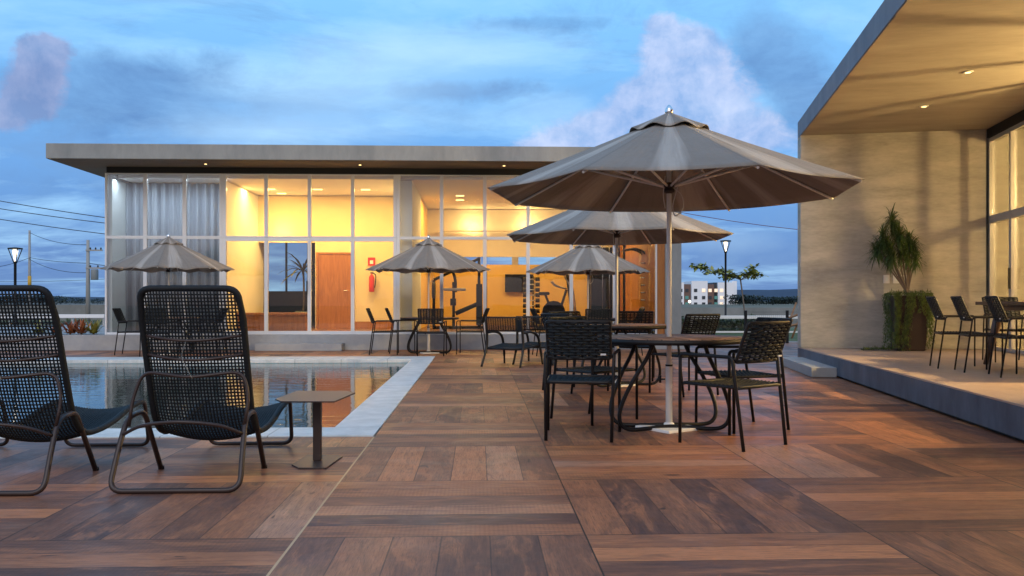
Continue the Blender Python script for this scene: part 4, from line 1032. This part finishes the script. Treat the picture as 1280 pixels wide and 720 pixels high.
# dark mesh fence
yF = 20.9
t = thing('mesh_fence', 'dark post and wire mesh fence at the back edge of the deck between the pavilions', 'fence', (0, 0, 0))
zF = XZ(932, 388, yF)[1]
for px in (932, 984, 1040):
    x = X_(px, yF); MB().box(x-.03, x+.03, yF-.03, yF+.03, 0.0, zF).build('post', 'black_metal', t, bevel=.004)
mm = MB(); x0 = X_(932, yF)+.035; x1 = X_(1040, yF)-.035
n = int((x1-x0)/.05)
for i in range(n+1):
    x = x0+(x1-x0)*i/n; mm.tube([(x, yF, .04), (x, yF, zF-.02)], .0018, 4)
for k in range(7): mm.tube([(x0, yF, .06+(zF-.1)*k/6), (x1, yF, .06+(zF-.1)*k/6)], .0018, 4)
mm.build('wire_mesh', 'wire', t)
MB().box(X_(851, 21.2)+.1, 14, 21.3, 21.5, -.1, .02).build('curb', 'plinth'); tag(bpy.data.objects['curb'], kind='structure')
# boundary walls
t = thing('boundary_wall', 'long grey concrete boundary wall beyond the lawn on the right', 'wall')
x0 = X_(820, 46); MB().box(x0, x0+45, 46, 46.2, -.32, XZ(900, 384.5, 46)[1]).build('panel', 'block_wall', t)
t = thing('boundary_wall', 'long low dull wall across the field on the left', 'wall')
x0 = X_(-160, 60); MB().box(x0, X_(150, 60), 60, 60.2, -.32, XZ(90, 381, 60)[1]).build('panel', 'block_wall', t)
tag(MB().sheet(-400, -20, 62, 900, -.30).build('field', 'far_field'), kind='structure')

def hedge(name, label, cat, x0, x1, y, z0, z1, m, n, L=.12, w=.05, depth=.6):
    mb = MB()
    for i in range(n):
        x = random.uniform(x0, x1); hgt = z0+(z1-z0)*(.65+.45*(mnoise.noise(Vector((x*1.3, y, 0)))+.5))
        z = random.uniform(z0, hgt); mb.leaf((x, y+random.uniform(0, depth), z), (random.uniform(-1, 1), random.uniform(-1, 1), random.uniform(-.2, 1)), L, w, .3, 2)
    t = thing(name, label, cat); mb.build('foliage', m, t)
    sm2 = MB()
    for k in range(6):
        x = x0+(x1-x0)*(k+.5)/6; sm2.tube([(x, y+depth/2, z0-.05), (x+.05, y+depth/2, z0+(z1-z0)*.7)], .02, 5)
    sm2.build('stem', 'bark', t); return t
hedge('hedge', 'loose green hedge behind the white railing between the pavilions', 'hedge', X_(852, 28), X_(985, 28), 28, -.02, .5, 'hedge', 5000)
hedge('hedge', 'green shrubs behind the railing at the left', 'hedge', X_(-20, 26), X_(131, 26), 26, -.02, .45, 'hedge', 5000)
def spiky(loc, label, m, n=26, L=.34, group='colourful shrubs beside the pavilion plinth'):
    t = thing('croton_shrub', label, 'plant', loc, 0, group); mb = MB()
    for i in range(n):
        an = random.uniform(0, 2*PI); el = random.uniform(.2, 1.4)
        mb.leaf((random.uniform(-.06, .06), random.uniform(-.06, .06), .02), (math.cos(an)*math.cos(el), math.sin(an)*math.cos(el), math.sin(el)), L*random.uniform(.7, 1.1), .055, .25, 4)
    mb.build('leaves', m, t); MB().tube([(0, 0, 0), (0, 0, .08)], .02).build('stem', 'bark', t)
for px, m, lab, nn in ((88, 'leaf_orange', 'orange-red spiky shrub nearest the lounger back', 34), (102, 'leaf_orange', 'orange-red spiky shrub leaning right, between its neighbour and the yellow one', 30), (117, 'leaf_yellow', 'yellow-green spiky shrub beside the pavilion corner', 40), (70, 'leaf_orange', 'orange-red spiky shrub hidden behind the lounger weave', 26), (50, 'leaf_light', 'pale green spiky shrub behind the left lounger', 26)):
    x = X_(px, 18.75); spiky((x, 18.75, FZ), lab, m, nn)

# apartment block
AY = 330.; 
t = thing('apartment_block', 'white and brown four storey apartment block on the horizon with a few lit windows', 'building')
def ax(px): return X_(px, AY)
zt_, zb_ = XZ(890, 353, AY)[1], XZ(890, 392, AY)[1]
segs = [(848, 855, 'bl_white', 0), (855, 864, 'bl_brown', .6), (864, 884, 'bl_white', -.6), (884, 893, 'bl_brown', .6), (893, 897.5, 'bl_dark', 1.5), (897.5, 918, 'bl_white', 0)]
for a0, a1, m, dy in segs: MB().box(ax(a0), ax(a1)-.01, AY+dy, AY+14, zb_, zt_+(-.7 if m == 'bl_brown' else (.5 if (a0 == 864) else 0))).build('wall', m, t)
MB().box(ax(918), ax(924), AY+3, AY+12, zb_, zt_+.6).build('stair_tower', 'bl_white', t)
lit = {(879, 1), (895, 1), (902, 1), (868, 2), (902, 2), (902, 3), (888, 1)}
for c in (851, 859, 869, 879, 888, 895, 902):
    for k, py in ((1, 363), (2, 372), (3, 380)):
        x, z = XZ(c, py, AY); m = 'lit_window' if (c, k) in lit else ('bl_green' if c in (859, 895) and k > 1 else 'bl_dark')
        fo = MB().box(x-.62, x+.62, AY-.75, AY-.62, z-.62, z+.62) if c in (869, 879) else MB().box(x-.62, x+.62, AY-.1 if c not in (859, 888) else AY+.45, AY-.02 if c not in (859, 888) else AY+.58, z-.62, z+.62)
        fo.build('window', m, t)
for px in (862, 921):
    x, z = XZ(px, 379, AY-8); q = thing('floodlight', 'bright white floodlight '+('left' if px == 862 else 'right')+' of the white apartment block front', 'lamp', (x, AY-8, zb_))
    MB().tube([(0, 0, 0), (0, 0, z-zb_)], .12).build('mast', 'pole_conc', q); MB().blob((0, -.1, z-zb_+.6), .6, n=6, amp=0).build('lamp_head', 'flood', q)
# tree line
def tree_mass(name, label, x0, x1, y, z1, n, m='far_tree'):
    mb = MB()
    for i in range(n):
        x = random.uniform(x0, x1); h = z1*(.6+.6*(mnoise.noise(Vector((x*.05, y, 3)))+.4))
        for k in range(60):
            mb.leaf((x+random.gauss(0, h*.35), y+random.uniform(-4, 4), random.uniform(0, h)), (random.uniform(-1, 1), random.uniform(-1, 1), random.uniform(-.3, 1)), h*.25, h*.14, .2, 2)
    o = mb.build(name, m); return tag(o, label, 'trees', kind='stuff')
tree_mass('distant_trees', 'dark line of trees below the hills on the right', X_(915, 260), X_(1010, 260), 260, 3.0, 90)
tree_mass('distant_trees', 'faint line of trees along the left horizon', X_(-30, 300), X_(132, 300), 300, 2.6, 90)
# small tree with sparse leaves
Yt = 32.; x, zb = XZ(929, 384, Yt)
t = thing('young_tree', 'thin young tree with sparse flat leaf clusters beside the lamp post', 'tree', (x, Yt, -.3))
tr = MB(); top = XZ(925, 345, Yt)[1]+.3
tr.tube(smooth([(0, 0, 0), (.05, 0, .8), (-.02, 0, 1.5), (-.12, 0, top)]), .028, 6)
cl = [(876, 334, 24), (872, 331, 10), (887, 340, 14), (898, 340, 14), (910, 339, 14), (918, 344, 18), (925, 346, 14), (936, 342, 24), (943, 341, 18), (948, 345, 12), (940, 334, 10), (905, 346, 10), (912, 347, 8)]
lf = MB()
for px, py, n in cl:
    cx, czz = XZ(px, py, Yt); cx -= x; czz += .3
    tr.tube(smooth([(-.1, 0, top-.15), (cx*.5, random.uniform(-.2, .2), (czz+top)/2-.05), (cx, 0, czz)]), .009, 5)
    for i in range(n*2): lf.leaf((cx+random.uniform(-.2, .2), random.uniform(-.2, .2), czz+random.uniform(-.05, .06)), (random.uniform(-1, 1), random.uniform(-1, 1), random.uniform(-.5, .5)), .22, .14, .3, 2)
tr.build('trunk', 'bark', t); lf.build('crown', 'leaf_light', t)
# wooden play frame at far right
Yp = 24.0
t = thing('play_frame', 'orange-brown timber play frame just left of the right pavilion wall', 'play frame', (X_(992, Yp), Yp, -.02))
for a_, b_ in (((-.30, 0, .0), (.15, .2, 1.0)), ((-.05, 0, 0), (.40, .2, .95)), ((-.35, 0, .3), (.35, 0, .45)), ((-.2, 0, .55), (.4, .1, .75)), ((.3, 0, 0), (.3, 0, .9))):
    MB().tube([a_, b_], .035, 4).build('beam', 'pergola', t)

# utility poles and wires
def upole(px, ptop, Y, label, extra, yellow=False):
    x, z = XZ(px, ptop, Y)
    t = thing('utility_pole', label, 'utility pole', (x, Y, -.32), 0, 'utility poles on the left')
    h = z+.32; MB().tube([(0, 0, 0), (0, 0, h)], [.16, .10], 10).build('post', 'pole_conc', t)
    if yellow: 
        _, za = XZ(px, 345, Y); _, zb = XZ(px, 362, Y); MB().lathe([(.165, zb+.32), (.16, za+.32)], 12).build('yellow_band', 'yellow', t)
    if extra:
        for q, (zz, w_) in enumerate(((h-.7, 1.0), (h-1.9, 1.3))):
            cb = MB().box(-.1, w_, -.14, -.06, zz-.05, zz+.05).build('crossarm', 'pole_conc', t)
            for k in range(3): MB().lathe([(.05, zz+.05), (.06, zz+.16), (.02, zz+.2)], 8, (.2+k*(w_-.3)/2, -.1)).build('insulator', 'bl_dark', cb)
        MB().lathe([(.22, h-2.7), (.24, h-2.65), (.24, h-2.05), (.2, h-1.98)], 14, (.48, -.1)).build('transformer', 'slate', t)
    return Vector((x, Y, z))
p1 = upole(37, 288, 85, 'pale utility pole with a yellow band near the left edge', False, True)
p2 = upole(110, 300, 60, 'pale utility pole carrying a transformer beside the glass pavilion', True)
def wire(a_, b_, sagz, label, m='wire', r=.022):
    a_, b_ = Vector(a_), Vector(b_); pts = []
    for i in range(13):
        f = i/12; p = a_.lerp(b_, f); p.z -= sagz*4*f*(1-f); pts.append(p)
    tag(MB().tube(pts, r, 5).build('wire', m), label, 'wire', 'overhead wires')
def WP(px, py, Y): x, z = XZ(px, py, Y); return (x, Y, z)
wl = [((-60, 240), (220, 283), 'highest overhead wire crossing the left sky', 55), ((-60, 251), (220, 288), 'second highest overhead wire crossing the left sky', 56), ((-60, 264), (220, 302), 'third overhead wire down in the left sky', 57)]
for a_, b_, lab, Y in wl: wire(WP(*a_, Y), WP(*b_, Y), .15, lab, 'wire', .026)
wire(p1+Vector((0, 0, -.2)), WP(108, 306, 60), .3, 'overhead wire joining the tops of the two utility poles')
wire(WP(37, 322, 85), WP(109, 329, 60), .1, 'straight overhead wire joining the middles of the two poles')
wire(WP(37, 324, 85), WP(109, 341, 60), .35, 'sagging overhead wire joining the middles of the two poles')
wire(WP(-40, 336, 70), WP(37, 322, 85), .3, 'overhead wire leaving the first pole to the left edge')
wire(WP(111, 329, 60), WP(200, 331, 62), .2, 'overhead wire running right from the transformer pole')
wire(WP(-30, 352, 90), WP(190, 345, 90), .2, 'lowest overhead wire over the left field')
wire(WP(800, 255, 70), WP(1030, 290, 70), .25, 'thin reddish wire crossing the sky between the parasol and the right pavilion', 'wire_red', .026)
print('objects', len(bpy.data.objects))
